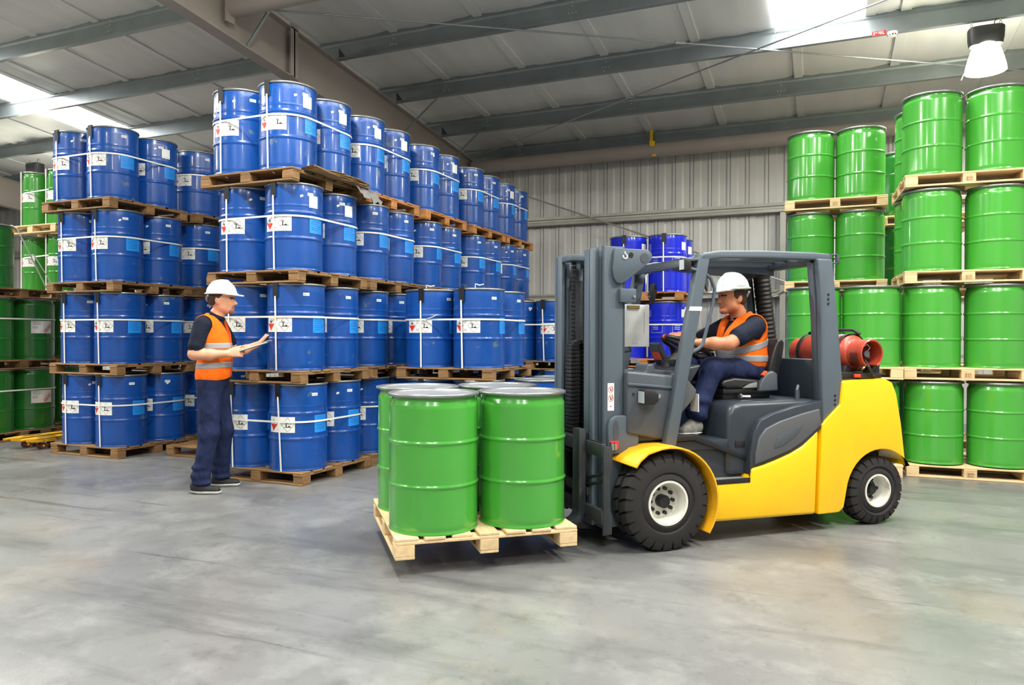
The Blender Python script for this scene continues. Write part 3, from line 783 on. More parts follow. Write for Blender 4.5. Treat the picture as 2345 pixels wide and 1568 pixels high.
# -- green drums at the left edge, dimness put into their colour
def cargo_parts(i, j): return [('cargo_label', CARGO, PI / 2 - (0.75 if j < 0 else 0.15))]
for t in (1, 2, 3):
    cx, cy = -10.65 - 0.3, 6.60 + 0.3
    w = 'stack at the left edge'
    pallet(cx, cy, bz(t), 'old', 'weathered pallet under the %s of shaded green drums at the left edge' % TIER[t], PI / 2, 'pallets of the dark green stacks')
    load(cx, cy, bz(t) + PH, 0.6, [(1, -1), (1, 1)] if t < 3 else [(1, -1)], 'dark', w, t, 'shaded green drums', 0, cargo_parts if t < 3 else None)
    if t < 3: strapping(cx, cy, bz(t) + PH, 0.6, 'white strapping round the %s of shaded green drums' % TIER[t], (), 0.575)
o = thing('loose_strap', (-10.35, 6.75, 2.13), label='slanting white strap hanging from the shaded green drum at left edge', cat='strap')
mb = MB(); mb.strip([(-0.04, -0.02, 0.875), (0.02, 0.02, 0.84), (0.045, 0.45, -0.02)], [(0.7, 0, 0.7), (1, 0, 0), (1, 0, 0)], (0, 0.022, 0), 0.003); build('band', mb, 'strap_white', o)
mb = MB(); mb.strip([(-0.02, 0.28, 0.5), (0.03, 0.60, -0.02)], [(1, 0, 0), (1, 0, 0)], (0, 0.02, 0), 0.003); build('band', mb, 'strap_white', o)
for t in (1, 2, 3, 4):
    cx, cy = -11.63 + 0.29, 7.93 + 0.29
    z = (t - 1) * 1.02
    slim = t > 2
    w = 'stack behind the shaded green ones'
    pallet(cx, cy, z, 'new' if slim else 'old', 'pallet under the %s, green %s' % (TIER[t], w), 0, 'pallets of the dark green stacks')
    load(cx, cy, z + PH, 0.58, [(-1, -1), (1, -1)], 'slim' if slim else 'dark', w, t, 'slim green drums' if slim else 'shaded green drums', 0,
         lambda i, j: [('hazard_label', LABS if slim else LAB, 0.15)], slim)
    if slim:
        o = thing('strapping', (cx, cy, z + PH), 0, label='white strapping on the %s of slim green drums' % TIER[t], cat='strapping', group='white strapping bands')
        mb = MB(); mb.strip([(-0.29 + 0.0, -0.29 - SDR - 0.008, 0.53), (0.29, -0.29 - SDR - 0.008, 0.55)], [(0, -1, 0)] * 2, (0, 0, 0.018), 0.003); build('horizontal_band', mb, 'strap_white', o)
        for vx in (-0.36, 0.22):
            mb = MB(); mb.strip([(vx, -0.29 - SDR - 0.006, 0.0), (vx, -0.29 - SDR - 0.006, DH)], [(0, -1, 0)] * 2, (0.02, 0, 0), 0.003); build('vertical_band', mb, 'strap_white', o)
            mb = MB(); mb.box(vx - 0.03, vx + 0.03, -0.29 - SDR - 0.006, -0.29 - SDR + 0.0, DH - 0.12, DH + 0.004); build('edge_protector', mb, 'black_plastic', o)
# -- the load on the forks
LZ, LA = 0.116, math.radians(39.7)
lcx, lcy = -2.32 + 0.302 * (math.cos(LA) - math.sin(LA)), 4.209 + 0.302 * (math.cos(LA) + math.sin(LA))
pallet(lcx, lcy, LZ, 'new', 'fresh pale pallet carried on the forklift forks', LA + PI / 2, None, False, 0.003)
for (i, j), nm in {(-1, -1): 'nearest, at the left front', (1, -1): 'at the mast side in front', (-1, 1): 'half hidden at the far left', (1, 1): 'hidden at the rear by the mast'}.items():
    x, y = cell(lcx, lcy, 0.604, i, j, LA)
    drum(x, y, LZ + PH, 'green', 'bright green drum on the lifted pallet, %s' % nm, LA, 'green drums on the forks', [('ring_clasp', CLASP, {(-1, -1): 0.25, (-1, 1): -1.9, (1, -1): 2.5, (1, 1): 2.5}[(i, j)])])
# -- empty pallet on the floor between the stacks
pallet(-6.84, 7.28, 0, 'old', 'empty weathered pallet on the floor behind the worker', 0.02, 'pallets of the blue stacks')
# -- crumpled cardboard and film on the upper stack
o = thing('cardboard_sheets', (-4.66, 6.42, 3.13), label='crumpled brown cardboard sheets sticking out over the top pallet', cat='cardboard')
for k in range(6):
    mb = MB(); vs = []; fs = []; n = 9
    for i in range(n):
        t = i / (n - 1)
        e = 0.035 + 0.02 * math.sin(5 * t + k) + random.uniform(0, 0.02)
        vs += [(-0.14, -0.46 + t * 0.98, 0.004 + 0.004 * k), (e * (0.4 + 0.6 * ((k * 37 % 10) / 10)) , -0.46 + t * 0.98, 0.006 + 0.006 * k + 0.012 * math.sin(9 * t + 2 * k) - (0.025 if i > 5 else 0.0) * (k % 2))]
    for i in range(n - 1): fs.append((2 * i, 2 * i + 1, 2 * i + 3, 2 * i + 2))
    vs2 = vs + [(a, b, c + 0.003) for a, b, c in vs]; m_ = len(vs)
    fs2 = fs + [tuple(reversed([q + m_ for q in f])) for f in fs] + [(2 * i + 1, 2 * i + 1 + m_, 2 * i + 3 + m_, 2 * i + 3) for i in range(n - 1)]
    mb.add(vs2, fs2); build('sheet', mb, 'cardboard', o, ang=60)
o = thing('plastic_film', (-4.67, 6.96, 3.0), label='torn grey plastic film dangling at the top pallet corner', cat='plastic film')
mb = MB(); vs = []; fs = []
for i in range(7):
    for j in range(6):
        vs.append((0.0 + 0.03 * j + 0.012 * math.sin(i * 2.1 + j), -0.28 + 0.06 * i + 0.008 * math.cos(j * 3), 0.11 - 0.028 * j + 0.012 * math.sin(i * 1.7 + j * 2) - (0.06 if (i, j) in ((5, 5), (3, 5)) else 0)))
for i in range(6):
    for j in range(5): a = i * 6 + j; fs.append((a, a + 1, a + 7, a + 6))
mb.add(vs, fs); build('film_scrap', mb, 'film_white', o, ang=80)

# ------------------------------------------------------------------ pallet jack at the far left
o = thing('pallet_truck', (-9.50, 6.20, 0), 0, label='yellow hand pallet truck with worn forks beside the left blue stack', cat='pallet truck')
for fx in (-0.15, 0.15):
    mb = MB(); w = 0.08
    # fork: tapered tip, channel section, long slot for the roller
    mb.prism([(-w * .35, -0.02), (w * .35, -0.02), (w, 0.12), (w, 1.2), (-w, 1.2), (-w, 0.12)], 0.135, 0.148, 'z', X=Matrix.Translation((fx, 0, 0)))
    for sx in (-1, 1):
        mb.prism([(-0.005, 0.115), (0.12, 0.10), (0.3, 0.09), (0.5, 0.095), (1.2, 0.095), (1.2, 0.14), (-0.005, 0.14)], fx + sx * (w - 0.006), fx + sx * w, 'x')
    f = build('fork', mb, 'jack_yellow', o, ang=30)
    mb = MB(); mb.box(fx - 0.03, fx + 0.03, 0.2, 0.44, 0.1482, 0.1495); build('slot', mb, 'plain_dark', f)
    for yy in (0.24, 0.37):
        mb = MB(); mb.cyl((fx - 0.045, yy, 0.04), (fx + 0.045, yy, 0.04), 0.04, 20); rl = build('roller', mb, 'wheel_brown', f)
        mb = MB(); mb.cyl((fx - 0.05, yy, 0.04), (fx + 0.05, yy, 0.04), 0.016, 12); build('axle', mb, 'jack_yellow', f)
    mb = MB(); mb.tube([(fx, 0.24, 0.045), (fx, 0.37, 0.045), (fx, 0.42, 0.10)], 0.014, 8); build('link_arm', mb, 'jack_yellow', f)
mb = MB(); mb.box(-0.23, 0.23, 1.18, 1.3, 0.08, 0.17); mb.box(-0.12, 0.12, 1.28, 1.42, 0.1, 0.36); build('pump_body', mb, 'jack_yellow', o, bevel=0.01)
mb = MB(); mb.cyl((-0.1, 1.4, 0.09), (0.1, 1.4, 0.09), 0.09, 20); build('steer_wheel', mb, 'black_rubber', o)
mb = MB(); mb.tube([(0, 1.4, 0.3), (0, 1.5, 1.05)], 0.018, 8); mb.tube([(-0.12, 1.5, 1.05), (-0.1, 1.52, 1.2), (0.1, 1.52, 1.2), (0.12, 1.5, 1.05), (-0.12, 1.5, 1.05)], 0.014, 8); build('handle', mb, 'jack_yellow', o)

# ------------------------------------------------------------------ forklift (local x = rearwards, y = far side, z = up)
mat('fl_yellow', srgb(255, 202, 0), 0.3, var=0.03, vscale=3, coat=0.4)
mat('fl_yellow_worn', srgb(246, 176, 30), 0.45, var=0.1, vscale=9, col2=srgb(150, 110, 70), cscale=10, cmin=0.66, cmax=0.74)
mat('fl_grey', srgb(84, 95, 105), 0.42, var=0.04, vscale=4)
mat('fl_mid', srgb(74, 80, 88), 0.45, var=0.04, vscale=4)
mat('fl_dark', srgb(48, 55, 63), 0.36, var=0.05, vscale=4)
mat('fl_panel', srgb(86, 88, 91), 0.5)
mat('fl_black', srgb(26, 26, 28), 0.5)
mat('fl_iron', srgb(52, 54, 58), 0.5, metal=0.2, var=0.2, vscale=10)
mat('tyre', srgb(46, 44, 44), 0.75, spec=0.3, var=0.12, vscale=8)
mat('rim_white', srgb(226, 224, 212), 0.45, var=0.06, vscale=6, col2=srgb(120, 110, 96), cscale=6, cmin=0.64, cmax=0.78)
mat('lens', srgb(190, 200, 205), 0.15)
mat('seat_vinyl', srgb(34, 34, 36), 0.35, bump=0.05)
mat('gas_red', srgb(174, 68, 48), 0.4, var=0.08, vscale=5, coat=0.2)
mat('chrome', srgb(200, 200, 200), 0.2, metal=0.9)
mat('orange_mark', srgb(240, 90, 40), 0.5)
mat('checker', srgb(150, 152, 150), 0.4, metal=0.4, bump=0.6, bscale=90)
mat('steel_sheet', srgb(205, 206, 204), 0.4, metal=0.3, var=0.04)

FLO = (-2.281, 4.634, 0); PSI = math.radians(42.5)
FL = thing('forklift', FLO, PSI, label='yellow and dark grey forklift truck carrying a pallet of green drums', cat='forklift')
def fb(name, mats, bevel=0.0, parent=None, seg=2, ang=35):
    """context helper: returns MB and a finisher"""
    mb_ = MB()
    def done(**kw): return build(name, mb_, mats, parent or FL, bevel, seg, ang, **kw)
    return mb_, done
# --- wheels
def wheel(name, u, v0, v1, r, rr, w_lug, nlug, nuts, face):
    """face = -1: outer face toward -y"""
    n = 72; vc = v0 if face < 0 else v1; vi = v1 if face < 0 else v0
    d = (vi - vc)
    # tyre carcass
    mb = MB()
    prof = [(rr, 0.03), (rr + 0.012, 0.0), (rr + 0.035, 0.006), (rr + 0.05, 0.014), (rr + 0.06, 0.004), (r - 0.075, 0.002), (r - 0.05, 0.012), (r - 0.04, 0.016), (r - 0.02, 0.03), (r - 0.018, abs(d) - 0.03), (r - 0.05, abs(d) - 0.008), (rr, abs(d) - 0.02)]
    sgn = 1 if d > 0 else -1
    X = Matrix(((1, 0, 0, u), (0, 0, sgn, vc), (0, 1, 0, r), (0, 0, 0, 1)))
    mb.lathe([(a, b) for a, b in prof], n, X)
    tyre = build(name, mb, 'tyre', FL, ang=28)
    # tread lugs: skewed blocks over each shoulder
    mb = MB(); w = abs(d)
    for k in range(nlug):
        for side in (0, 1):
            a0 = 2 * PI * (k + 0.5 * side) / nlug; wa = 2 * PI / nlug * 0.78
            rows = ((0.006, r - 0.045, 0.0), (0.022, r - 0.008, 0.0), (0.04, r, 0.05), (w * 0.44, r, 0.42))
            pts = []
            for (yy, rad, sk) in rows:
                y_ = yy if side == 0 else w - yy
                sk_ = sk * wa * (1 if side == 0 else -1)
                for da in (-wa / 2, wa / 2):
                    for dr in (0, -0.035):
                        a = a0 + da + sk_
                        pts.append(tuple(X @ Vector(((rad + dr) * math.cos(a), (rad + dr) * math.sin(a), y_))))
            fs = []
            for q in range(3):
                b = q * 4
                fs += [(b, b + 2, b + 6, b + 4), (b + 1, b + 5, b + 7, b + 3), (b, b + 4, b + 5, b + 1), (b + 2, b + 3, b + 7, b + 6)]
            fs += [(0, 1, 3, 2), (12, 14, 15, 13)]
            mb.add(pts, fs)
    build('tread', mb, 'tyre', tyre, ang=30, kind='stuff')
    dd = sgn
    mb = MB(); mb.lathe([(rr + 0.005, 0.012), (rr + 0.003, 0.004), (rr - 0.012, 0.004), (rr - 0.016, 0.02), (rr - 0.022, 0.10), (rr * 0.76, 0.112), (rr * 0.3, 0.108), (0, 0.108)], 48, X)
    rim = build('rim', mb, 'rim_white', tyre, ang=40)
    mb = MB(); mb.cyl((u, vc + dd * 0.11, r), (u, vc + dd * 0.06, r), rr * 0.3, 24); mb.cyl((u, vc + dd * 0.061, r), (u, vc + dd * 0.056, r), rr * 0.24, 24)
    build('hub_cap', mb, 'fl_black', tyre)
    for k in range(nuts):
        a = 2 * PI * k / nuts; q = rr * 0.585
        mb = MB(); c = (u + q * math.cos(a), r + q * math.sin(a))
        mb.cyl((c[0], vc + dd * 0.112, c[1]), (c[0], vc + dd * 0.088, c[1]), 0.0135, 8); build('wheel_nut', mb, 'fl_black', tyre)
    return tyre
wheel('front_wheel', 1.256, -0.60, -0.36, 0.335, 0.152, 0.1, 24, 10, -1)
wheel('front_wheel', 1.256, 0.36, 0.60, 0.335, 0.152, 0.1, 24, 10, 1)
wheel('rear_wheel', 3.215, -0.50, -0.31, 0.27, 0.128, 0.1, 22, 5, -1)
wheel('rear_wheel', 3.215, 0.31, 0.50, 0.27, 0.128, 0.1, 22, 5, 1)
m_, d_ = fb('axle', 'fl_iron'); m_.cyl((1.256, -0.4, 0.335), (1.256, 0.4, 0.335), 0.09, 16); m_.cyl((3.215, -0.4, 0.27), (3.215, 0.4, 0.27), 0.07, 16); d_()
# --- mudguards
for s in (-1, 1):
    m_, d_ = fb('mudguard', 'fl_yellow_worn', 0.003)
    cu, cw = 1.256, 0.335
    prof = []
    path = [(0.985, 0.600), (1.02, 0.645), (1.08, 0.690)] + [(cu + 0.39 * math.cos(math.radians(a)), cw + 0.39 * math.sin(math.radians(a))) for a in range(108, -38, -8)]
    inner = [(cu + (p[0] - cu) * 0.965, cw + (p[1] - cw) * 0.965) for p in path]
    va, vb = (-0.622, -0.34) if s < 0 else (0.34, 0.622)
    n = len(path)
    rings = []
    for k in range(n):
        sh = 0.06 * max(0, 1 - k / 5)          # the inner edge reaches further forward
        a, b = path[k], inner[k]
        o_, i_ = (va, vb) if s < 0 else (vb, va)
        rings.append([(a[0], o_, a[1]), (a[0] - sh, i_, a[1] + sh * .4), (b[0] - sh, i_, b[1] + sh * .4), (b[0], o_, b[1])])
    m_.loft(rings)
    d_()
# --- chassis, counterweight
m_, d_ = fb('chassis_cover', 'fl_yellow', 0.028, seg=3)
ch = [(1.66, 0.15), (2.588, 0.136), (2.612, 0.79), (2.54, 0.72), (2.462, 0.663), (2.35, 0.612), (2.223, 0.571), (2.11, 0.54), (1.999, 0.52), (1.984, 0.438), (1.66, 0.441)]
m_.prism(ch, -0.52, 0.52, 'y'); d_()
m_, d_ = fb('counterweight', 'fl_yellow', 0.05, seg=4)
arch = [(3.215 + 0.345 * math.cos(math.radians(a)), 0.255 + 0.345 * math.sin(math.radians(a))) for a in range(172, 34, -9)]
cwp = [(2.602, 0.136), (2.80, 0.138), (2.845, 0.17)] + arch + [(3.465, 0.46), (3.445, 0.60), (3.415, 0.80), (3.365, 1.03), (3.32, 1.12), (3.25, 1.15), (2.83, 1.135), (2.81, 0.96), (2.633, 0.815)]
m_.prism(cwp, -0.525, 0.525, 'y'); d_()
m_, d_ = fb('under_frame', 'fl_black'); m_.box(1.0, 3.1, -0.33, 0.33, 0.16, 0.44); m_.box(2.9, 3.42, -0.30, 0.30, 0.3, 0.62); d_()
# --- engine hood and side pods
m_, d_ = fb('engine_hood', 'fl_dark', 0.045, seg=4)
m_.prism([(1.83, 0.46), (1.845, 0.90), (1.885, 0.975), (1.96, 0.995), (2.4, 1.0), (2.665, 1.0), (2.665, 0.46)], -0.455, 0.455, 'y'); d_()
for s in (-1, 1):
    a, b = sorted((s * 0.40, s * 0.512))
    m_, d_ = fb('side_pod', 'fl_dark', 0.018, seg=3)
    m_.prism([(1.99, 0.445), (1.99, 0.62), (2.02, 0.77), (2.085, 0.865), (2.2, 0.91), (2.4, 0.955), (2.645, 0.995), (2.66, 0.80), (2.53, 0.715), (2.462, 0.668), (2.35, 0.617), (2.223, 0.577), (2.11, 0.546), (2.0, 0.525)], a, b, 'y'); d_()
    a, b = sorted((s * 0.50, s * 0.527))
    m_, d_ = fb('side_panel', 'fl_panel', 0.010, seg=3)
    m_.prism([(2.025, 0.545), (2.03, 0.63), (2.06, 0.74), (2.12, 0.805), (2.25, 0.855), (2.45, 0.905), (2.61, 0.935), (2.625, 0.81), (2.53, 0.745), (2.45, 0.69), (2.35, 0.64), (2.223, 0.60), (2.11, 0.567)], a, b, 'y'); pn = d_()
    m_, d_ = fb('panel_recess', 'fl_mid', 0.004, pn)
    m_.prism([(2.19, 0.655), (2.215, 0.73), (2.28, 0.765), (2.46, 0.83), (2.40, 0.75), (2.28, 0.675)], s * 0.526, s * 0.531, 'y'); d_()
m_, d_ = fb('hood_latch', 'fl_black', 0.004); m_.box(1.838, 1.85, -0.44, -0.40, 0.66, 0.72); m_.box(1.90, 1.985, -0.462, -0.452, 0.668, 0.715); d_()
m_, d_ = fb('hood_handle', 'fl_mid'); m_.tube([(2.50, -0.40, 1.0), (2.50, -0.40, 1.07), (2.53, -0.38, 1.10), (2.55, -0.36, 1.07), (2.55, -0.36, 1.0)], 0.012, 8); d_()
# --- rear bulkhead and cab floor, step
m_, d_ = fb('bulkhead', 'fl_dark', 0.02); m_.box(2.66, 2.74, -0.44, 0.44, 0.96, 1.305); d_()
m_, d_ = fb('cab_floor', 'fl_dark', 0.008); m_.box(1.30, 1.86, -0.44, 0.44, 0.66, 0.73); m_.box(1.40, 1.99, -0.42, -0.39, 0.44, 0.70); m_.box(1.40, 1.99, 0.39, 0.42, 0.44, 0.70); d_()
m_, d_ = fb('floor_edge', 'fl_black', 0.006); m_.prism([(1.36, 0.735), (1.55, 0.735), (2.0, 0.565), (2.0, 0.60), (1.57, 0.775), (1.36, 0.775)], -0.47, -0.40, 'y'); d_()
m_, d_ = fb('step', 'checker', 0.004); m_.box(1.66, 1.985, -0.515, -0.38, 0.436, 0.449); d_()
m_, d_ = fb('step_frame', 'fl_black', 0.005); m_.box(1.64, 1.985, -0.523, -0.517, 0.418, 0.455); d_()
# --- front cowl, dash, knee panel
m_, d_ = fb('front_cowl', 'fl_mid', 0.02, seg=3)
m_.prism([(1.03, 0.80), (1.42, 0.72), (1.46, 1.12), (1.40, 1.20), (1.03, 1.235)], -0.42, 0.42, 'y'); d_()
m_, d_ = fb('cowl_ridge', 'fl_grey', 0.006); m_.prism([(1.03, 1.135), (1.42, 1.10), (1.42, 1.12), (1.03, 1.155)], -0.432, -0.41, 'y'); d_()
m_, d_ = fb('cowl_base', 'fl_iron', 0.01); m_.box(1.08, 1.42, -0.36, 0.36, 0.5, 0.81); m_.box(1.05, 1.42, -0.40, -0.34, 0.74, 0.81); d_()
m_, d_ = fb('cylinder_cover', 'fl_mid', 0.012, seg=3)
m_.prism([(1.17, 1.14), (1.18, 1.21), (1.225, 1.225), (1.235, 1.275), (1.29, 1.28), (1.30, 1.24), (1.46, 1.225), (1.44, 1.19), (1.34, 1.13)], -0.34, -0.16, 'y'); d_()
m_, d_ = fb('knee_panel', 'fl_panel', 0.012, seg=3); m_.prism([(1.42, 1.21), (1.49, 1.21), (1.61, 1.09), (1.59, 1.03), (1.46, 0.90), (1.42, 0.88)], -0.40, 0.40, 'y'); d_()
m_, d_ = fb('dash_console', 'fl_dark', 0.015, seg=3)
m_.prism([(1.47, 1.18), (1.55, 1.24), (1.72, 1.27), (1.60, 1.10)], -0.30, 0.34, 'y'); d_()
m_, d_ = fb('document_sheet', 'white_plastic'); m_.box(1.62, 1.626, -0.40, -0.30, 0.93, 1.06, X=Matrix.Rotation(0.0, 4, 'X')); d_()
for s in (-1, 1):
    m_, d_ = fb('dash_screw', 'fl_black'); m_.cyl((1.075 + 0.045 * (s + 1) / 2, -0.421, 1.075), (1.075 + 0.045 * (s + 1) / 2, -0.426, 1.075), 0.009, 8); d_()
# --- display, steering wheel
m_, d_ = fb('display', 'fl_dark', 0.008)
X = Matrix.Translation((1.60, 0.12, 1.345)) @ Matrix.Rotation(math.radians(-28), 4, 'Y')
m_.box(-0.02, 0.02, -0.08, 0.08, -0.10, 0.09, X=X); dsp = d_()
m_, d_ = fb('screen', 'fl_panel', 0.0, dsp); m_.box(0.0, 0.023, -0.065, 0.065, 0.025, 0.075, X=X); m_.box(-0.023, 0.0, -0.065, 0.065, 0.025, 0.075, X=X); d_()
m_, d_ = fb('orange_label', 'orange_mark', 0.0, dsp); m_.box(-0.024, 0.0235, -0.055, 0.055, -0.045, 0.02, X=X); d_()
m_, d_ = fb('steering_column', 'fl_black', 0.01); m_.cyl((1.50, 0.0, 1.12), (1.755, 0.0, 1.375), 0.045, 14); m_.box(1.60, 1.70, -0.09, 0.09, 1.22, 1.30); d_()
SWC = Vector((1.775, 0.0, 1.395)); swn = Vector((0.42, 0, 0.9)).normalized(); sa = swn.cross(Vector((0, 1, 0))).normalized()
SWR = 0.195
m_, d_ = fb('steering_wheel', 'fl_black')
m_.tube([tuple(SWC + sa * (SWR * math.cos(2 * PI * i / 36)) + Vector((0, 1, 0)) * (SWR * math.sin(2 * PI * i / 36))) for i in range(36)], 0.016, 8, closed=True)
for a in (0.3, 2.4, 4.4): m_.tube([tuple(SWC), tuple(SWC + sa * (SWR * math.cos(a)) + Vector((0, 1, 0)) * (SWR * math.sin(a)))], [0.03, 0.014], 8)
m_.cyl(tuple(SWC - swn * 0.03), tuple(SWC + swn * 0.025), 0.05, 16)
sw = d_()
m_, d_ = fb('steering_knob', 'fl_black', 0, sw); kp = SWC - sa * SWR * 0.85 + Vector((0, SWR * 0.5, 0)); m_.cyl(tuple(kp), tuple(kp + swn * 0.05), 0.018, 12); d_()
m_, d_ = fb('rim_mark', 'orange_mark', 0, sw); m_.tube([tuple(SWC + sa * (SWR * math.cos(t)) + Vector((0, 1, 0)) * (SWR * math.sin(t))) for t in (0.18, 0.1, 0.02)], 0.0175, 8); d_()
m_, d_ = fb('control_armrest', 'fl_dark', 0.015); m_.prism([(1.72, 1.20), (2.2, 1.27), (2.2, 1.35), (1.75, 1.325)], 0.22, 0.30, 'y'); m_.prism([(1.86, 1.345), (2.2, 1.355), (2.2, 1.385), (1.9, 1.375)], 0.21, 0.31, 'y'); d_()
for k in range(3):
    m_, d_ = fb('control_lever', 'fl_black'); m_.tube([(1.80 + 0.03 * k, 0.24 + 0.03 * k, 1.32), (1.78 + 0.03 * k, 0.24 + 0.03 * k, 1.41)], [0.006, 0.012], 8); d_()
# --- seat
m_, d_ = fb('seat_base', 'fl_black', 0.012); m_.box(1.96, 2.40, -0.22, 0.22, 0.995, 1.065); d_()
m_, d_ = fb('seat_bellows', 'seat_vinyl', 0.015, seg=3); m_.box(1.955, 2.39, -0.235, 0.235, 1.035, 1.085); d_()
m_, d_ = fb('seat_cushion', 'seat_vinyl', 0.03, seg=4); m_.prism([(1.93, 1.10), (1.945, 1.145), (2.05, 1.165), (2.38, 1.135), (2.40, 1.085), (1.98, 1.08)], -0.25, 0.25, 'y'); d_()
m_, d_ = fb('seat_backrest', 'seat_vinyl', 0.035, seg=4)
m_.prism([(2.38, 1.09), (2.41, 1.26), (2.455, 1.40), (2.485, 1.455), (2.525, 1.465), (2.55, 1.43), (2.53, 1.30), (2.48, 1.10)], -0.21, 0.21, 'y'); d_()
for s in (-1, 1):
    a, b = sorted((s * 0.245, s * 0.29))
    m_, d_ = fb('seat_side_cover', 'fl_mid', 0.012, seg=3); m_.prism([(2.24, 1.055), (2.26, 1.13), (2.31, 1.19), (2.37, 1.215), (2.415, 1.19), (2.42, 1.06)], a, b, 'y'); sc_ = d_()
    m_, d_ = fb('belt_buckle', 'orange_mark', 0.003, sc_); m_.prism([(2.28, 1.185), (2.315, 1.215), (2.325, 1.203), (2.29, 1.172)], a + 0.005, b - 0.005, 'y'); d_()
    m_, d_ = fb('recline_lever', 'galvanised', 0.004, sc_); m_.prism([(2.10, 1.085), (2.16, 1.115), (2.235, 1.13), (2.235, 1.085)], s * 0.262, s * 0.275, 'y'); d_()
m_, d_ = fb('seat_adjuster', 'chrome'); m_.cyl((2.10, -0.25, 1.02), (2.16, -0.29, 1.02), 0.012, 10); m_.cyl((2.08, -0.26, 1.022), (2.10, -0.26, 1.022), 0.02, 10); d_()
# --- overhead guard
for s in (-1, 1):
    a, b = sorted((s * 0.41, s * 0.48))
    m_, d_ = fb('front_post', 'fl_grey', 0.014, seg=3)
    m_.prism([(1.30, 0.70), (1.39, 0.70), (1.665, 2.045), (1.575, 2.075)], a, b, 'y'); fp = d_()
    if s < 0:
        m_, d_ = fb('white_band', 'white_plastic', 0, fp); m_.prism([(1.493, 1.66), (1.588, 1.66), (1.594, 1.69), (1.499, 1.69)], -0.482, -0.41, 'y'); d_()
    m_, d_ = fb('rear_post', 'fl_grey' if s < 0 else 'fl_dark', 0.012, seg=3)
    m_.prism([(2.60, 2.07), (2.742, 2.07), (2.80, 1.60), (2.85, 1.11), (2.862, 0.98), (2.80, 0.90), (2.70, 0.80), (2.655, 0.80), (2.653, 1.047), (2.63, 1.80)], s * 0.45, s * 0.505, 'y'); rp = d_()
    m_, d_ = fb('post_flange', 'fl_mid', 0.008, rp); m_.prism([(2.585, 2.05), (2.635, 2.05), (2.665, 1.6), (2.685, 0.98), (2.655, 0.98), (2.625, 1.6)], s * 0.40, s * 0.452, 'y'); d_()
    for zz in (1.80, 1.765, 1.73, 1.03, 0.995, 0.96):
        m_, d_ = fb('bolt', 'fl_black', 0, rp); m_.cyl((2.70 + (0.07 if zz < 1.2 else 0), s * 0.505, zz), (2.70 + (0.07 if zz < 1.2 else 0), s * 0.511, zz), 0.0085, 8); d_()
    m_, d_ = fb('roof_rail', 'fl_grey', 0.014, seg=3)
    m_.prism([(1.57, 2.02), (1.60, 2.075), (1.75, 2.098), (2.15, 2.115), (2.60, 2.12), (2.745, 2.115), (2.745, 2.055), (2.60, 2.06), (2.15, 2.055), (1.75, 2.04), (1.62, 2.02)], a, b + 0.0, 'y'); d_()
    m_, d_ = fb('lashing_bracket', 'fl_mid', 0.004)
    for bx in ((2.745, 2.84, 2.105, 2.115), (2.745, 2.84, 2.04, 2.05), (2.745, 2.765, 2.04, 2.115), (2.815, 2.84, 2.04, 2.115)): m_.box(bx[0], bx[1], s * 0.46 - 0.012, s * 0.46 + 0.012, bx[2], bx[3])
    d_()
m_, d_ = fb('roof_front_bar', 'fl_dark', 0.012, seg=3); m_.prism([(1.46, 1.965), (1.47, 2.035), (1.60, 2.06), (1.62, 2.0)], -0.42, 0.44, 'y'); d_()
m_, d_ = fb('roof_rear_bar', 'fl_dark', 0.012); m_.box(2.60, 2.73, -0.42, 0.42, 2.03, 2.10); d_()
for k in range(5):
    m_, d_ = fb('roof_slat', 'fl_dark', 0.006); v = -0.30 + 0.15 * k
    m_.prism([(1.56, 2.03), (2.15, 2.075), (2.62, 2.08), (2.62, 2.105), (2.15, 2.10), (1.56, 2.055)], v - 0.015, v + 0.015, 'y'); d_()
m_, d_ = fb('roof_sheet', 'fl_dark'); m_.prism([(1.95, 2.02), (2.66, 1.985), (2.66, 2.075), (1.75, 2.07)], 0.06, 0.40, 'y'); d_()
m_, d_ = fb('lamp_bracket', 'fl_grey', 0.006)
for q in ([(1.46, 2.03), (1.60, 2.04), (1.60, 2.02), (1.47, 2.01)], [(1.46, 2.03), (1.475, 2.03), (1.51, 1.955), (1.495, 1.955)], [(1.495, 1.955), (1.58, 1.935), (1.585, 1.955), (1.505, 1.972)]): m_.prism(q, -0.475, -0.43, 'y')
d_()
def work_lamp(x, y, z, sx=0.05, sy=0.05, sz=0.05):
    m_, d_ = fb('work_lamp', 'fl_black', 0.008); m_.prism([(x - sx, z - sz * .9), (x - sx, z + sz), (x + sx * .3, z + sz), (x + sx, z + sz * .4), (x + sx, z - sz * .5), (x + sx * .3, z - sz)], y - sy, y + sy, 'y'); o_ = d_()
    m_, d_ = fb('lens', 'lens', 0, o_); m_.box(x - sx - 0.003, x - sx, y - sy * .8, y + sy * .8, z - sz * .75, z + sz * .8); d_()
    return o_
work_lamp(1.475, -0.45, 1.985, 0.03, 0.035, 0.045)
work_lamp(1.165, -0.475, 1.055, 0.055, 0.05, 0.052)
m_, d_ = fb('lamp_stay', 'galvanised'); m_.tube([(1.22, -0.475, 1.04), (1.26, -0.46, 1.05), (1.28, -0.43, 1.06)], 0.012, 8); d_()
m_, d_ = fb('mirror', 'fl_black', 0)
X = Matrix.Translation((1.86, -0.12, 1.945)) @ Matrix.Rotation(math.radians(-40), 4, 'Z') @ Matrix.Rotation(math.radians(78), 4, 'Y')
m_.lathe([(0, 0.02), (0.07, 0.018), (0.115, 0.0), (0.12, -0.01), (0.115, -0.015), (0, -0.02)], 28, X); d_()
m_, d_ = fb('mirror', 'fl_black', 0.01); m_.prism([(1.50, 1.72), (1.53, 1.82), (1.525, 1.88), (1.50, 1.89), (1.485, 1.80)], 0.02, 0.09, 'y'); mm_ = d_()
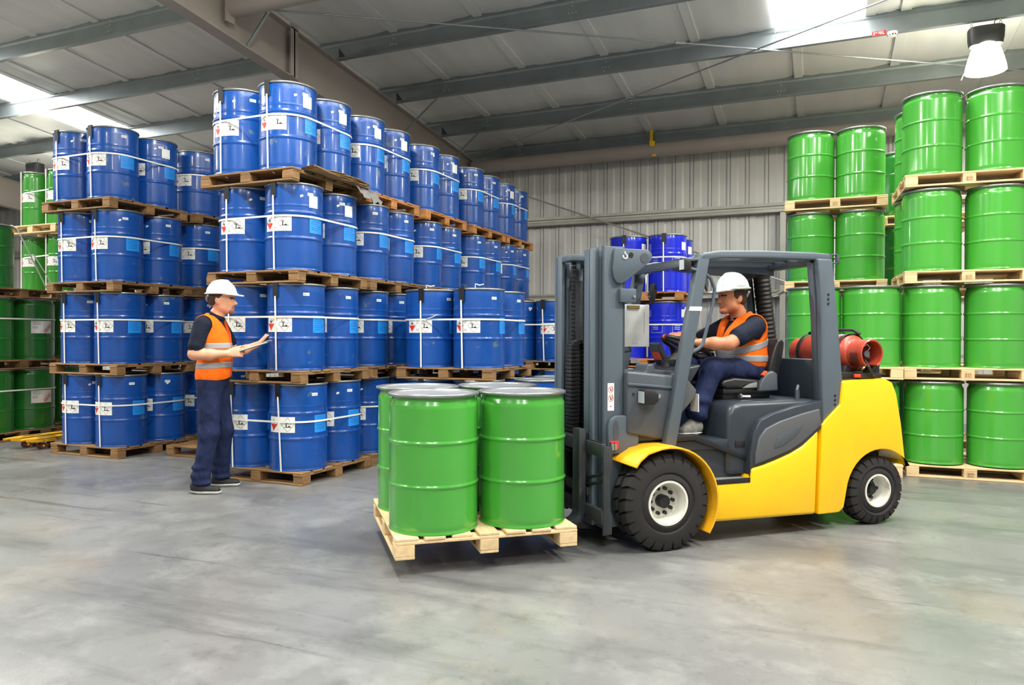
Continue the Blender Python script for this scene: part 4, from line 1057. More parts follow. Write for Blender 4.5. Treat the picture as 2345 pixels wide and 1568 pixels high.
m_, d_ = fb('mirror_stay', 'chrome', 0, mm_); m_.tube([(1.50, 0.06, 1.78), (1.45, 0.06, 1.80), (1.45, 0.06, 1.95), (1.50, 0.06, 1.98)], 0.006, 6); d_()
m_, d_ = fb('grab_handle', 'fl_grey'); m_.tube([(1.655, -0.43, 1.93), (1.70, -0.43, 1.90), (1.735, -0.43, 1.82), (1.715, -0.43, 1.70), (1.65, -0.43, 1.47), (1.635, -0.43, 1.42), (1.60, -0.43, 1.39), (1.535, -0.43, 1.36)], 0.013, 10); d_()
m_, d_ = fb('exhaust_hose', 'fl_black'); pts = []; rad = []
for i in range(40):
    t = i / 39; pts.append((2.80 + 0.10 * t, 0.40, 2.02 - 0.72 * t)); rad.append(0.068 + 0.006 * (i % 2))
m_.tube(pts, rad, 16); d_()
# --- mast
for s in (-1, 1):
    o_, i_ = s * 0.365, s * 0.24
    a, b = sorted((o_, i_))
    m_, d_ = fb('outer_upright', 'fl_grey', 0.006)
    m_.box(0.86, 1.04, *sorted((s * 0.365, s * 0.345)), 0.14, 2.105); m_.box(0.86, 0.885, a, b, 0.14, 2.105); m_.box(1.015, 1.04, a, b, 0.14, 2.105); up = d_()
    m_, d_ = fb('inner_upright', 'fl_grey', 0.005)
    m_.box(0.80, 0.98, *sorted((s * 0.30, s * 0.275)), 0.16, 2.09); m_.box(0.80, 0.825, *sorted((s * 0.335, s * 0.20)), 0.16, 2.09); m_.box(0.955, 0.98, *sorted((s * 0.33, s * 0.20)), 0.16, 2.09); d_()
    m_, d_ = fb('lift_cylinder', 'fl_iron'); m_.cyl((0.93, s * 0.17, 0.2), (0.93, s * 0.17, 1.9), 0.032, 14); d_()
    m_, d_ = fb('lift_chain', 'fl_black')
    for k in range(46): m_.box(0.845, 0.875, s * 0.11 - 0.014, s * 0.11 + 0.014, 0.62 + 0.031 * k, 0.642 + 0.031 * k)
    d_()
for zz, hh in ((2.03, 0.05), (1.25, 0.04), (0.35, 0.08)):
    m_, d_ = fb('mast_cross_member', 'fl_grey', 0.006); m_.box(0.955, 1.02, -0.30, 0.30, zz, zz + hh); d_()
m_, d_ = fb('mast_top_bracket', 'fl_grey', 0.004); m_.box(0.80, 0.95, 0.02, 0.20, 2.04, 2.085); d_()
m_, d_ = fb('cable_chain', 'fl_black', 0.003)
for k in range(26): m_.box(0.80, 0.865, 0.02, 0.13, 0.62 + 0.029 * k, 0.644 + 0.029 * k)
for k in range(8):
    a = PI * k / 7; m_.box(-0.03, 0.03, 0.02, 0.13, -0.011, 0.011, X=Matrix.Translation((0.885 + 0.055 * -math.cos(a), 0, 1.385 + 0.055 * math.sin(a))))
for k in range(20): m_.box(0.91, 0.96, 0.02, 0.13, 0.82 + 0.029 * k, 0.844 + 0.029 * k)
d_()
# hook plate on the near upright with recess, hole and hook pictogram
m_, d_ = fb('hook_plate', 'fl_grey', 0.006, seg=2)
hp = [(0.945, 2.09), (1.17, 2.09)] + [(1.185 + 0.055 * math.cos(math.radians(a)), 2.04 + 0.05 * math.sin(math.radians(a))) for a in range(80, -60, -20)] + [(1.05, 1.875), (1.0, 1.845), (0.96, 1.85), (0.935, 1.89), (0.925, 1.95)]
m_.prism(hp, -0.395, -0.365, 'y'); hpl = d_()
m_, d_ = fb('plate_recess', 'fl_mid', 0, hpl); m_.cyl((1.175, -0.394, 2.03), (1.175, -0.398, 2.03), 0.034, 24); d_()
m_, d_ = fb('plate_hole', 'fl_black', 0, hpl); m_.cyl((1.068, -0.394, 2.045), (1.068, -0.3975, 2.045), 0.019, 20); d_()
m_, d_ = fb('hook_pictogram', 'label_white', 0, hpl)
m_.tube([(1.022 + 0.016 * math.cos(math.radians(a)), -0.3965, 2.034 + 0.016 * math.sin(math.radians(a))) for a in range(150, 420, 20)] , 0.0048, 6); m_.tube([(1.022 + 0.008, -0.3965, 2.047), (1.018, -0.3965, 2.056), (1.022, -0.3965, 2.068)], 0.0045, 6); d_()
m_, d_ = fb('tilt_box', 'fl_grey', 0.006); m_.box(0.985, 1.11, -0.40, -0.35, 1.715, 1.81); tb = d_()
m_, d_ = fb('cap_screw', 'galvanised', 0, tb); m_.cyl((1.09, -0.40, 1.755), (1.09, -0.41, 1.755), 0.011, 8); d_()
m_, d_ = fb('mast_side_plate', 'fl_grey', 0.008, seg=3)
lp = [(0.895, 0.66), (0.895, 0.86), (0.91, 0.90), (0.95, 0.925), (1.02, 0.925), (1.08, 0.905), (1.13, 0.875), (1.13, 0.66)]
m_.prism(lp, -0.405, -0.367, 'y'); spl = d_()
m_, d_ = fb('plate_slot', 'fl_mid', 0, spl); m_.prism([(0.95 + 0.022 * math.cos(2 * PI * i / 20), 0.82 + 0.075 * math.sin(2 * PI * i / 20)) for i in range(20)], -0.4075, -0.405, 'y'); d_()
# warning sticker with two prohibition signs
m_, d_ = fb('warning_sticker', 'label_white'); m_.box(0.905, 0.955, -0.3665, -0.365, 0.958, 1.15); ws = d_()
for zz in (1.105, 1.045):
    m_, d_ = fb('prohibition_ring', 'label_red', 0, ws)
    m_.tube([(0.929 + 0.0175 * math.cos(2 * PI * i / 20), -0.367, zz + 0.0225 * math.sin(2 * PI * i / 20)) for i in range(20)], 0.0014, 5, closed=True)
    m_.tube([(0.916, -0.367, zz + 0.016), (0.942, -0.367, zz - 0.016)], 0.0016, 5); d_()
    m_, d_ = fb('figure_print', 'label_black', 0, ws); m_.box(0.926, 0.932, -0.3672, -0.3665, zz - 0.012, zz + 0.007); m_.box(0.927, 0.931, -0.3672, -0.3665, zz + 0.009, zz + 0.014); m_.box(0.941, 0.944, -0.3672, -0.3665, zz - 0.004, zz + 0.028); d_()
m_, d_ = fb('red_mark', 'label_red', 0, ws); m_.box(0.922, 0.936, -0.3672, -0.3665, 0.986, 0.992); d_()
m_, d_ = fb('hose_clamp', 'label_red', 0.003); m_.box(0.90, 0.96, -0.43, -0.406, 0.74, 0.752); m_.box(0.945, 0.96, -0.43, -0.41, 0.70, 0.745); d_()
m_, d_ = fb('hose_coupling', 'galvanised', 0.003); m_.cyl((0.915, -0.42, 0.69), (0.915, -0.42, 0.738), 0.012, 10); m_.cyl((0.938, -0.42, 0.69), (0.938, -0.42, 0.738), 0.012, 10); d_()
# --- carriage and forks
m_, d_ = fb('carriage', 'fl_iron', 0.004)
m_.box(0.765, 0.80, -0.56, 0.56, 0.665, 0.755); m_.box(0.765, 0.80, -0.56, 0.56, 0.215, 0.31); m_.box(0.80, 0.86, -0.24, -0.15, 0.2, 0.78); m_.box(0.80, 0.86, 0.15, 0.24, 0.2, 0.78); m_.box(0.78, 0.83, -0.30, 0.30, 0.36, 0.42); ca = d_()
for s in (-1, 1):
    a, b = sorted((s * 0.545, s * 0.565))
    m_, d_ = fb('carriage_plate', 'fl_iron', 0.003, ca); m_.prism([(0.775, 0.145), (0.84, 0.15), (0.84, 0.28), (0.825, 0.31), (0.825, 0.55), (0.84, 0.58), (0.84, 0.735), (0.775, 0.745)], a, b, 'y'); d_()
m_, d_ = fb('hydraulic_hose', 'fl_black')
for q in (0, 0.05): m_.tube([(0.80, -0.15, 0.5 - q), (0.79, -0.3, 0.49 - q), (0.80, -0.45, 0.53 - q), (0.83, -0.53, 0.58 - q)], 0.011, 8)
d_()
m_, d_ = fb('bar_teeth', 'fl_black', 0, ca)
for k in range(9): m_.box(0.775, 0.79, -0.52 + 0.035 * k, -0.502 + 0.035 * k, 0.755, 0.763)
d_()
for s, vc in ((-1, -0.255), (1, 0.255)):
    m_, d_ = fb('fork', 'fl_iron', 0.006)
    heel = [(0.765, 0.83), (0.715, 0.83), (0.715, 0.25)] + [(0.645 + 0.07 * math.cos(math.radians(a)), 0.262 + 0.07 * math.sin(math.radians(a))) for a in (0, -25, -50, -75, -90)] + [(0.2, 0.192), (-0.42, 0.165), (-0.45, 0.16), (-0.42, 0.15), (0.6, 0.146), (0.68, 0.155), (0.735, 0.19), (0.765, 0.26)]
    m_.prism(heel, vc - 0.055, vc + 0.055, 'y'); fk = d_()
    m_, d_ = fb('fork_latch', 'fl_iron', 0.004, fk); m_.cyl((0.765, vc, 0.76), (0.80, vc, 0.76), 0.028, 12); m_.box(0.755, 0.80, vc - 0.03, vc + 0.03, 0.72, 0.80); d_()
# --- counterweight top: cover plate, box, small red valve
m_, d_ = fb('top_cover', 'fl_black', 0.006); m_.box(2.86, 3.14, -0.42, 0.40, 1.132, 1.152); m_.box(2.86, 3.05, -0.40, -0.16, 1.15, 1.20); d_()
m_, d_ = fb('red_valve', 'label_red', 0); m_.cyl((3.04, -0.42, 1.172), (3.085, -0.435, 1.172), 0.014, 10); d_()
m_, d_ = fb('tank_cradle', 'fl_black', 0.006)
m_.box(3.08, 3.30, -0.44, 0.36, 1.15, 1.19); m_.prism([(3.05, 1.17), (3.08, 1.25), (3.11, 1.25), (3.14, 1.19)], -0.30, -0.22, 'y'); m_.prism([(3.24, 1.19), (3.30, 1.28), (3.345, 1.29), (3.34, 1.15)], -0.38, -0.30, 'y'); m_.prism([(3.24, 1.19), (3.30, 1.28), (3.345, 1.29), (3.34, 1.15)], 0.18, 0.26, 'y'); d_()
m_, d_ = fb('tank_strap', 'fl_black', 0.003)
TC = (3.2, 1.345); TR = 0.153
for v in (-0.22, 0.22):
    pts = [(TC[0] + (TR + 0.006) * math.cos(math.radians(a)), v, TC[1] + (TR + 0.006) * math.sin(math.radians(a))) for a in range(-60, 241, 15)]
    m_.strip(pts, [(math.cos(math.radians(a)), 0, math.sin(math.radians(a))) for a in range(-60, 241, 15)], (0, 0.035, 0), 0.005)
m_.tube([(TC[0] + 0.06, -0.26, TC[1] + TR + 0.0), (TC[0] + 0.03, -0.22, TC[1] + TR + 0.035), (TC[0] - 0.03, 0.05, TC[1] + TR + 0.04), (TC[0] - 0.03, 0.22, TC[1] + TR + 0.012)], 0.014, 8)
d_()
m_, d_ = fb('gas_hose', 'fl_black'); m_.tube([(3.17, -0.40, 1.29), (3.15, -0.46, 1.24), (3.18, -0.47, 1.18), (3.26, -0.42, 1.165), (3.34, -0.30, 1.20)], 0.012, 8); d_()
# gas cylinder: a thing of its own lying across the counterweight
GC = thing('gas_cylinder', Matrix.Translation(FLO) @ Matrix.Rotation(PSI, 4, 'Z') @ Vector((TC[0], 0, TC[1])), PSI, label='rust red gas cylinder lying in the cradle behind the cab', cat='gas cylinder')
mb = MB(); X = Matrix(((1, 0, 0, 0), (0, 0, -1, 0), (0, 1, 0, 0), (0, 0, 0, 1)))     # lathe axis -> -y
mb.lathe([(0, -0.30), (0.06, -0.295), (0.11, -0.275), (0.14, -0.24), (TR, -0.19), (TR, 0.20), (0.145, 0.25), (0.12, 0.285), (0.08, 0.305), (0.03, 0.315), (0, 0.315)], 40, X)
build('tank_body', mb, 'gas_red', GC, ang=40)
mb = MB(); rings = []
for i in range(25):
    a = math.radians(-60 + 300 * i / 24)
    rings.append([(r_ * math.cos(a), -y_, r_ * math.sin(a)) for r_, y_ in ((0.112, 0.27), (0.115, 0.44), (0.108, 0.445), (0.10, 0.44), (0.104, 0.27))])
rings2 = [r for r in rings]
mb.loft(rings2, False, True)
build('valve_collar', mb, 'gas_red', GC, ang=40)
for a in (20, 200):
    mb = MB(); X2 = Matrix.Rotation(-math.radians(a), 4, 'Y')
    n = 14; pl = [(0.113 * math.cos(t), 0.113 * math.sin(t)) for t in [math.radians(-24 + 48 * i / n) for i in range(n + 1)]]
    vs = []
    for p in pl: vs += [tuple(X2 @ Vector((p[0] * 1.015, -0.325, p[1] * 1.015))), tuple(X2 @ Vector((p[0] * 1.015, -0.405, p[1] * 1.015)))]
    mb.add(vs, [(2 * i, 2 * i + 1, 2 * i + 3, 2 * i + 2) for i in range(n)]); build('collar_opening', mb, 'wheel_brown', GC, fixn=False)
mb = MB(); mb.lathe([(0.02, 0.31), (0.02, 0.36), (0.028, 0.365), (0.028, 0.39), (0, 0.39)], 16, X); mb.cyl((0, -0.345, 0), (0.05, -0.355, -0.03), 0.018, 10); build('valve', mb, 'fl_panel', GC)
mb = MB(); mb.tube([(0, -0.37, 0.0), (0.03, -0.39, 0.05), (-0.01, -0.40, 0.075), (-0.04, -0.37, 0.05)], 0.005, 6); build('valve_wire', mb, 'chrome', GC)
mb = MB(); rings = []
for i in range(17):
    a = math.radians(-60 + 300 * i / 16); rings.append([(r_ * math.cos(a), y_, r_ * math.sin(a)) for r_, y_ in ((0.118, 0.25), (0.124, 0.37), (0.116, 0.37), (0.11, 0.25))])
mb.loft(rings, False, True); build('foot_ring', mb, 'gas_red', GC, ang=40)
mb = MB(); vs = []
for i in range(9):
    a = math.radians(70 + 40 * i / 8)
    for y_ in (-0.13, -0.21): vs.append(((TR + 0.002) * math.cos(a), y_, (TR + 0.002) * math.sin(a)))
mb.add(vs, [(2 * i, 2 * i + 1, 2 * i + 3, 2 * i + 2) for i in range(8)]); build('white_sticker', mb, 'label_white', GC, fixn=False)
# clipboard hanging behind the mast
CB = thing('clipboard', Matrix.Translation(FLO) @ Matrix.Rotation(PSI, 4, 'Z') @ Vector((1.28, -0.10, 1.40)), PSI, label='grey metal clipboard with a brass clip hanging behind the mast', cat='clipboard')
mb = MB(); mb.box(-0.105, 0.105, -0.006, 0.006, 0.0, 0.315); build('board', mb, 'steel_sheet', CB, 0.003)
mb = MB(); mb.box(-0.085, 0.02, -0.012, -0.006, 0.285, 0.308); mb.box(-0.08, 0.015, -0.02, -0.012, 0.287, 0.296); build('clip', mb, 'brass', CB)
mb = MB()
for xx in (-0.035, -0.01): mb.box(xx, xx + 0.014, -0.0075, -0.006, 0.02, 0.028)
mb.box(0.06, 0.063, -0.0075, -0.006, 0.10, 0.26); build('print', mb, 'label_grey', CB)
mb = MB(); mb.tube([(-0.06, 0, 0), (-0.04, 0.01, -0.03), (-0.10, 0.02, -0.04)], 0.008, 6); build('hanger', mb, 'fl_black', CB)

# ------------------------------------------------------------------ people (smooth implicit bodies turned into one mesh each)
mat('skin', srgb(222, 160, 128), 0.5, var=0.05, vscale=14)
mat('skin_tan', srgb(202, 132, 96), 0.5, var=0.05, vscale=14)
mat('stubble', srgb(150, 104, 82), 0.6)
mat('hair_dark', srgb(58, 40, 30), 0.6, var=0.2, vscale=60)
mat('polo_navy', srgb(24, 29, 46), 0.8, spec=0.2, bump=0.6, bscale=9, bdist=0.03)
mat('trouser_navy', srgb(30, 39, 72), 0.8, spec=0.2, var=0.14, vscale=9, bump=0.8, bscale=7, bdist=0.06, stretch=(1.4, 1.4, 0.7))
mat('vest_orange', srgb(255, 112, 18), 0.7, spec=0.2, var=0.06, vscale=6, bump=0.6, bscale=8, bdist=0.03)
mat('reflective', srgb(158, 158, 164), 0.45, bump=0.2, bscale=12)
mat('helmet_white', srgb(245, 246, 242), 0.25, coat=0.3)
mat('helmet_mint', srgb(226, 240, 234), 0.25, coat=0.3)
mat('shoe_black', srgb(34, 34, 36), 0.7)
mat('shoe_grey', srgb(128, 126, 120), 0.7, var=0.25, vscale=25)
mat('sole_white', srgb(212, 212, 205), 0.6)
mat('eye_dark', srgb(50, 36, 30), 0.3)
mat('lip', srgb(176, 98, 84), 0.5)
mat('trim_red', srgb(214, 50, 30), 0.6)

def _rot(e): return np.array(Matrix.Rotation(e[2], 3, 'Z') @ Matrix.Rotation(e[1], 3, 'Y') @ Matrix.Rotation(e[0], 3, 'X'))
def rc(a, b, r1, r2, m, k=0.03): return dict(t='rc', a=np.array(a, float), b=np.array(b, float), r1=r1, r2=r2, m=m, k=k)
def el(c, r, m, k=0.03, e=None): return dict(t='el', c=np.array(c, float), r=np.array(r, float), m=m, k=k, R=None if e is None else _rot(e))
def dist(p, P):
    if p['t'] == 'rc':
        ba = p['b'] - p['a']; l2 = ba @ ba; rr = p['r1'] - p['r2']; a2 = max(l2 - rr * rr, 1e-9); il2 = 1 / l2
        pa = P - p['a']; y = pa @ ba; z = y - l2
        x2 = ((pa * l2 - y[..., None] * ba) ** 2).sum(-1); y2 = y * y * l2; z2 = z * z * l2
        kk = np.sign(rr) * rr * rr * x2
        d = (np.sqrt(np.maximum(x2 * a2 * il2, 0)) + y * rr) * il2 - p['r1']
        c1 = np.sign(z) * a2 * z2 > kk; c2 = np.sign(y) * a2 * y2 < kk
        return np.where(c1, np.sqrt(x2 + z2) * il2 - p['r2'], np.where(c2, np.sqrt(x2 + y2) * il2 - p['r1'], d))
    q = P - p['c']
    if p['R'] is not None: q = q @ p['R']
    k0 = np.sqrt(((q / p['r']) ** 2).sum(-1)); k1 = np.sqrt(((q / p['r'] ** 2) ** 2).sum(-1))
    return k0 * (k0 - 1) / np.maximum(k1, 1e-6)
def bounds(p):
    if p['t'] == 'rc':
        m = max(p['r1'], p['r2']); return np.minimum(p['a'], p['b']) - m, np.maximum(p['a'], p['b']) + m
    m = p['r'] if p['R'] is None else np.full(3, p['r'].max())
    return p['c'] - m, p['c'] + m
class Field:
    def __init__(s, prims, h, pad=0.04):
        lo = np.min([bounds(p)[0] for p in prims], 0) - pad; hi = np.max([bounds(p)[1] for p in prims], 0) + pad
        s.h = h; s.lo = lo; s.n = np.ceil((hi - lo) / h).astype(int) + 1
        s.F = np.full(tuple(s.n), 1.0, np.float64); s.prims = prims
        for p in prims:
            a, b = bounds(p); m = p['k'] + 0.03
            i0 = np.maximum(((a - m - lo) / h).astype(int), 0); i1 = np.minimum(((b + m - lo) / h).astype(int) + 2, s.n)
            P = s.grid(i0, i1); d = dist(p, P)
            sub = s.F[i0[0]:i1[0], i0[1]:i1[1], i0[2]:i1[2]]
            k = p['k']; hh = np.maximum(k - np.abs(sub - d), 0) / k
            s.F[i0[0]:i1[0], i0[1]:i1[1], i0[2]:i1[2]] = np.minimum(sub, d) - hh * hh * k * 0.25
    def grid(s, i0, i1):
        ax = [s.lo[q] + s.h * np.arange(i0[q], i1[q]) for q in range(3)]
        return np.stack(np.meshgrid(*ax, indexing='ij'), -1)
    def pts(s): return s.grid(np.zeros(3, int), s.n)
def surface_nets(F, lo, h):
    ins = F < 0; nx, ny, nz = F.shape
    sl = lambda A, i, j, k: A[i:nx - 1 + i, j:ny - 1 + j, k:nz - 1 + k]
    cnt = sum(sl(ins, i, j, k).astype(np.int8) for i in (0, 1) for j in (0, 1) for k in (0, 1))
    act = (cnt > 0) & (cnt < 8); ijk = np.argwhere(act)
    idx = -np.ones(act.shape, np.int64); idx[act] = np.arange(len(ijk))
    acc = np.zeros((len(ijk), 3)); num = np.zeros(len(ijk))
    corners = [(i, j, k) for i in (0, 1) for j in (0, 1) for k in (0, 1)]
    for a in corners:
        for q in range(3):
            if a[q] == 0:
                b = list(a); b[q] = 1
                fa = F[ijk[:, 0] + a[0], ijk[:, 1] + a[1], ijk[:, 2] + a[2]]; fb_ = F[ijk[:, 0] + b[0], ijk[:, 1] + b[1], ijk[:, 2] + b[2]]
                mk = (fa < 0) != (fb_ < 0); t = np.where(mk, fa / np.where(mk, fa - fb_, 1), 0)
                pos = np.array(a, float)[None] + t[:, None] * (np.array(b) - np.array(a))[None]
                acc[mk] += pos[mk]; num[mk] += 1
    V = lo + h * (ijk + acc / num[:, None])
    faces = []
    for q in range(3):
        o1, o2 = (q + 1) % 3, (q + 2) % 3
        A = [slice(None)] * 3; B = [slice(None)] * 3
        A[q] = slice(0, -1); B[q] = slice(1, None)
        fa = ins[tuple(A)]; fb_ = ins[tuple(B)]
        e = np.argwhere(fa != fb_)
        ok = (e[:, o1] > 0) & (e[:, o2] > 0) & (e[:, o1] < F.shape[o1] - 1) & (e[:, o2] < F.shape[o2] - 1)
        e = e[ok]; sg = fa[e[:, 0], e[:, 1], e[:, 2]]
        def cell_(d1, d2):
            c = e.copy(); c[:, o1] -= d1; c[:, o2] -= d2; return idx[c[:, 0], c[:, 1], c[:, 2]]
        f = np.stack([cell_(1, 1), cell_(0, 1), cell_(0, 0), cell_(1, 0)], 1)
        f[~sg] = f[~sg][:, ::-1]
        faces.append(f)
    return V, np.concatenate(faces)
def sdf_object(name, F, lo, h, mats, parent=None, midx=None, smooth=2, origin=(0, 0, 0), **kw):
    V, Q = surface_nets(F, lo, h)
    for _ in range(smooth):
        A = np.zeros_like(V); N_ = np.zeros(len(V))
        for i in range(4):
            a, b = Q[:, i], Q[:, (i + 1) % 4]
            np.add.at(A, a, V[b]); np.add.at(N_, a, 1); np.add.at(A, b, V[a]); np.add.at(N_, b, 1)
        V = V * 0.5 + 0.5 * A / np.maximum(N_, 1)[:, None]
    me = bpy.data.meshes.new(name)
    me.vertices.add(len(V)); me.vertices.foreach_set('co', (V - np.array(origin)).astype(np.float32).ravel())
    me.loops.add(Q.size); me.loops.foreach_set('vertex_index', Q.astype(np.int32).ravel())
    me.polygons.add(len(Q)); me.polygons.foreach_set('loop_start', (np.arange(len(Q)) * 4).astype(np.int32))
    me.update(calc_edges=True)
    for mm in mats: me.materials.append(M(mm))
    if midx is not None: me.polygons.foreach_set('material_index', midx(V[Q].mean(1)).astype(np.int32))
    me.polygons.foreach_set('use_smooth', [True] * len(Q)); me.validate(); me.update()
    return link(name, me, parent, **kw)
def by_prim(prims, mats):
    def f(P):
        D = np.stack([dist(p, P) + (0.0016 if p['m'] in ('eye_dark', 'hair_dark') else 0.0) for p in prims], 1); b = D.argmin(1)
        mi = np.array([mats.index(p['m']) for p in prims]); return mi[b]
    return f
def smin_field(prims, P):
    d = None
    for p in prims:
        q = dist(p, P)
        if d is None: d = q
        else:
            k = p['k']; hh = np.maximum(k - np.abs(d - q), 0) / k; d = np.minimum(d, q) - hh * hh * k * .25
    return d
def garment(name, torso, h, shape, mats, parent, origin, pad=0.06, **kw):
    lo = np.min([bounds(p)[0] for p in torso], 0) - pad; hi = np.max([bounds(p)[1] for p in torso], 0) + pad
    n = np.ceil((hi - lo) / h).astype(int) + 1
    P = np.stack(np.meshgrid(*[lo[q] + h * np.arange(n[q]) for q in range(3)], indexing='ij'), -1)
    return sdf_object(name, shape(smin_field(torso, P), P), lo, h, mats, parent, origin=origin, smooth=1, **kw)
def hand(w, pd, up, side, L, curl, spread, m, thumb_dir, s=1.0, tk=0.008):
    """palm and five fingers. w wrist, pd palm direction, up back-of-hand normal, side toward the thumb; curl per finger (radians, toward the palm)"""
    w, pd, up, side = (np.array(q, float) for q in (w, pd, up, side))
    pd /= np.linalg.norm(pd); side -= pd * (side @ pd); side /= np.linalg.norm(side); up = np.cross(pd, side) * np.sign(np.dot(np.cross(pd, side), up))
    P = []
    for q, wd in ((-0.028, .017), (-0.009, .018), (0.01, .018), (0.028, .017)):
        P.append(rc(w + side * q * .55 * s, w + pd * 0.088 * s + side * q * s, .019 * s, wd * .85 * s, m, 0.012))
    lens = (0.072, 0.088, 0.094, 0.086)
    for i, (q, l) in enumerate(zip((-0.031, -0.0105, 0.0105, 0.031), lens)):
        b = w + pd * 0.09 * s + side * q * s; c = curl[i] if isinstance(curl, (list, tuple)) else curl
        d = pd + side * (i - 1.5) * spread; d /= np.linalg.norm(d)
        ang = c * .5; pts = [b]
        for sg in (0.42, 0.32, 0.26):
            dd = d * math.cos(ang) - up * math.sin(ang); pts.append(pts[-1] + dd * l * sg * s * 1.0); ang += c
        for j in range(3): P.append(rc(pts[j], pts[j + 1], (.0098 - .0008 * j) * s, (.009 - .0008 * j) * s, m, 0.004))
    td = np.array(thumb_dir, float); td /= np.linalg.norm(td)
    b = w + pd * 0.022 * s + side * 0.026 * s; c = b + (td * .6 + pd * .4) * 0.045 * s
    P += [rc(b, c, .017 * s, .0125 * s, m, 0.012), rc(c, c + (td * .45 + pd * .75) * 0.05 * s, .0118 * s, .0095 * s, m, 0.004)]
    return P

VOX = 0.0052
# ---------------- the standing worker: local x = facing, y = his left, z = up
WORK = (-5.35, 5.36, 0)
hz0 = 0.0
leg = []
T = 'trouser_navy'
for kx, kn, an, yy, ky, ay in ((0.0, 0.01, -0.05, -0.095, -0.125, -0.16), (0.0, 0.055, 0.015, 0.095, 0.13, 0.172)):
    leg += [rc((kx, yy, 1.0), (kn, ky, 0.56), 0.112, 0.088, T, 0.05), rc((kn, ky, 0.56), (an, ay, 0.14), 0.088, 0.074, T, 0.04),
            el((an - 0.01, ay, 0.17), (0.085, 0.078, 0.05), T, 0.03), el((an + 0.01, ay, 0.10), (0.088, 0.078, 0.03), T, 0.03), el((an - 0.005, ay, 0.25), (0.08, 0.074, 0.03), T, 0.03)]
leg += [el((0.0, 0, 1.04), (0.125, 0.175, 0.14), T, 0.05)]
SH = 'polo_navy'
torso = [el((0.005, 0, 1.10), (0.135, 0.185, 0.13), SH, 0.05), el((0.02, 0, 1.27), (0.135, 0.178, 0.2), SH, 0.06), el((0.0, 0, 1.45), (0.135, 0.195, 0.18), SH, 0.06),
         rc((-0.02, -0.15, 1.575), (-0.02, 0.15, 1.575), 0.075, 0.075, SH, 0.06), rc((-0.005, 0, 1.56), (0.03, 0, 1.655), 0.085, 0.07, SH, 0.04)]
slv = [rc((-0.025, -0.20, 1.575), (-0.06, -0.255, 1.385), 0.078, 0.071, SH, 0.03), rc((-0.01, 0.20, 1.575), (0.06, 0.275, 1.42), 0.078, 0.068, SH, 0.03)]
K = 'skin'
arms = [rc((-0.05, -0.25, 1.42), (-0.072, -0.265, 1.305), 0.052, 0.05, K, 0.02), rc((-0.072, -0.265, 1.305), (0.06, -0.235, 1.30), 0.053, 0.049, K, 0.03), rc((0.06, -0.235, 1.30), (0.205, -0.19, 1.308), 0.047, 0.031, K, 0.03),
        rc((0.05, 0.265, 1.44), (0.098, 0.30, 1.31), 0.05, 0.046, K, 0.02), rc((0.098, 0.30, 1.31), (0.20, 0.325, 1.335), 0.05, 0.044, K, 0.03), rc((0.20, 0.325, 1.335), (0.325, 0.355, 1.392), 0.043, 0.03, K, 0.03)]
arms += hand((0.205, -0.19, 1.308), (1.0, 0.30, 0.1), (0.2, -0.95, 0.1), (0, 0.2, 1), 1, [0.95, 0.85, 0.8, 0.75], 0.02, K, (0.6, 0.5, 0.65), 1.05)
arms += hand((0.325, 0.355, 1.392), (0.62, 0.30, 0.72), (-0.6, 0.3, 0.6), (-0.25, 0.9, 0.1), 1, [0.45, 0.25, 0.12, 0.1], 0.16, K, (0.1, 0.6, 0.6), 1.08)
ZH = 0.0
headp = [rc((0.015, 0, 1.62), (0.075, 0, 1.75), 0.066, 0.06, K, 0.03), el((0.085, 0, 1.842), (0.112, 0.084, 0.112), K, 0.03), el((0.125, 0, 1.775), (0.07, 0.064, 0.075), K, 0.03),
         rc((0.10, -0.03, 1.745), (0.168, 0, 1.712), 0.045, 0.026, K, 0.025), rc((0.10, 0.03, 1.745), (0.168, 0, 1.712), 0.045, 0.026, K, 0.025),
         el((0.17, 0, 1.80), (0.03, 0.05, 0.06), K, 0.03), rc((0.196, 0, 1.815), (0.219, 0, 1.782), 0.009, 0.0145, K, 0.014), el((0.20, 0, 1.776), (0.018, 0.019, 0.010), K, 0.008),
         el((0.19, 0, 1.744), (0.016, 0.022, 0.006), 'lip', 0.006), el((0.187, 0, 1.734), (0.016, 0.02, 0.006), 'lip', 0.006), el((0.186, 0, 1.757), (0.014, 0.022, 0.007), 'stubble', 0.006),
         el((0.172, 0, 1.708), (0.03, 0.034, 0.022), 'stubble', 0.012)]
for s in (-1, 1):
    headp += [el((0.075, s * 0.083, 1.805), (0.025, 0.012, 0.036), K, 0.008, (0, -0.2, s * -0.35)), el((0.1835, s * 0.034, 1.812), (0.006, 0.011, 0.005), 'eye_dark', 0.002),
              rc((0.197, s * 0.018, 1.832), (0.180, s * 0.05, 1.834), 0.0045, 0.0035, 'hair_dark', 0.004)]
wp = leg + torso + slv + arms + headp
wm = ['skin', 'polo_navy', 'trouser_navy', 'stubble', 'lip', 'eye_dark', 'hair_dark']
fld = Field(wp, VOX)
WORKER = sdf_object('person', fld.F, fld.lo, VOX, wm, None, by_prim(wp, wm), loc=WORK, rot=(0, 0, math.radians(25)), label='standing worker in orange vest and white helmet touching a blue drum', cat='person')
def vest_fn(lo_z, arm_prims, neck, front, th=0.02, extra=None):
    def f(d, P):
        x, y, z = P[..., 0], P[..., 1], P[..., 2]
        v = d - th
        v = np.maximum(v, lo_z(P))
        for a in arm_prims: v = np.maximum(v, -(dist(a, P)))
        v = np.maximum(v, -(dist(neck, P)))
        v = np.maximum(v, -front(P))
        if extra is not None: v = np.maximum(v, extra(P))
        return v
    return f
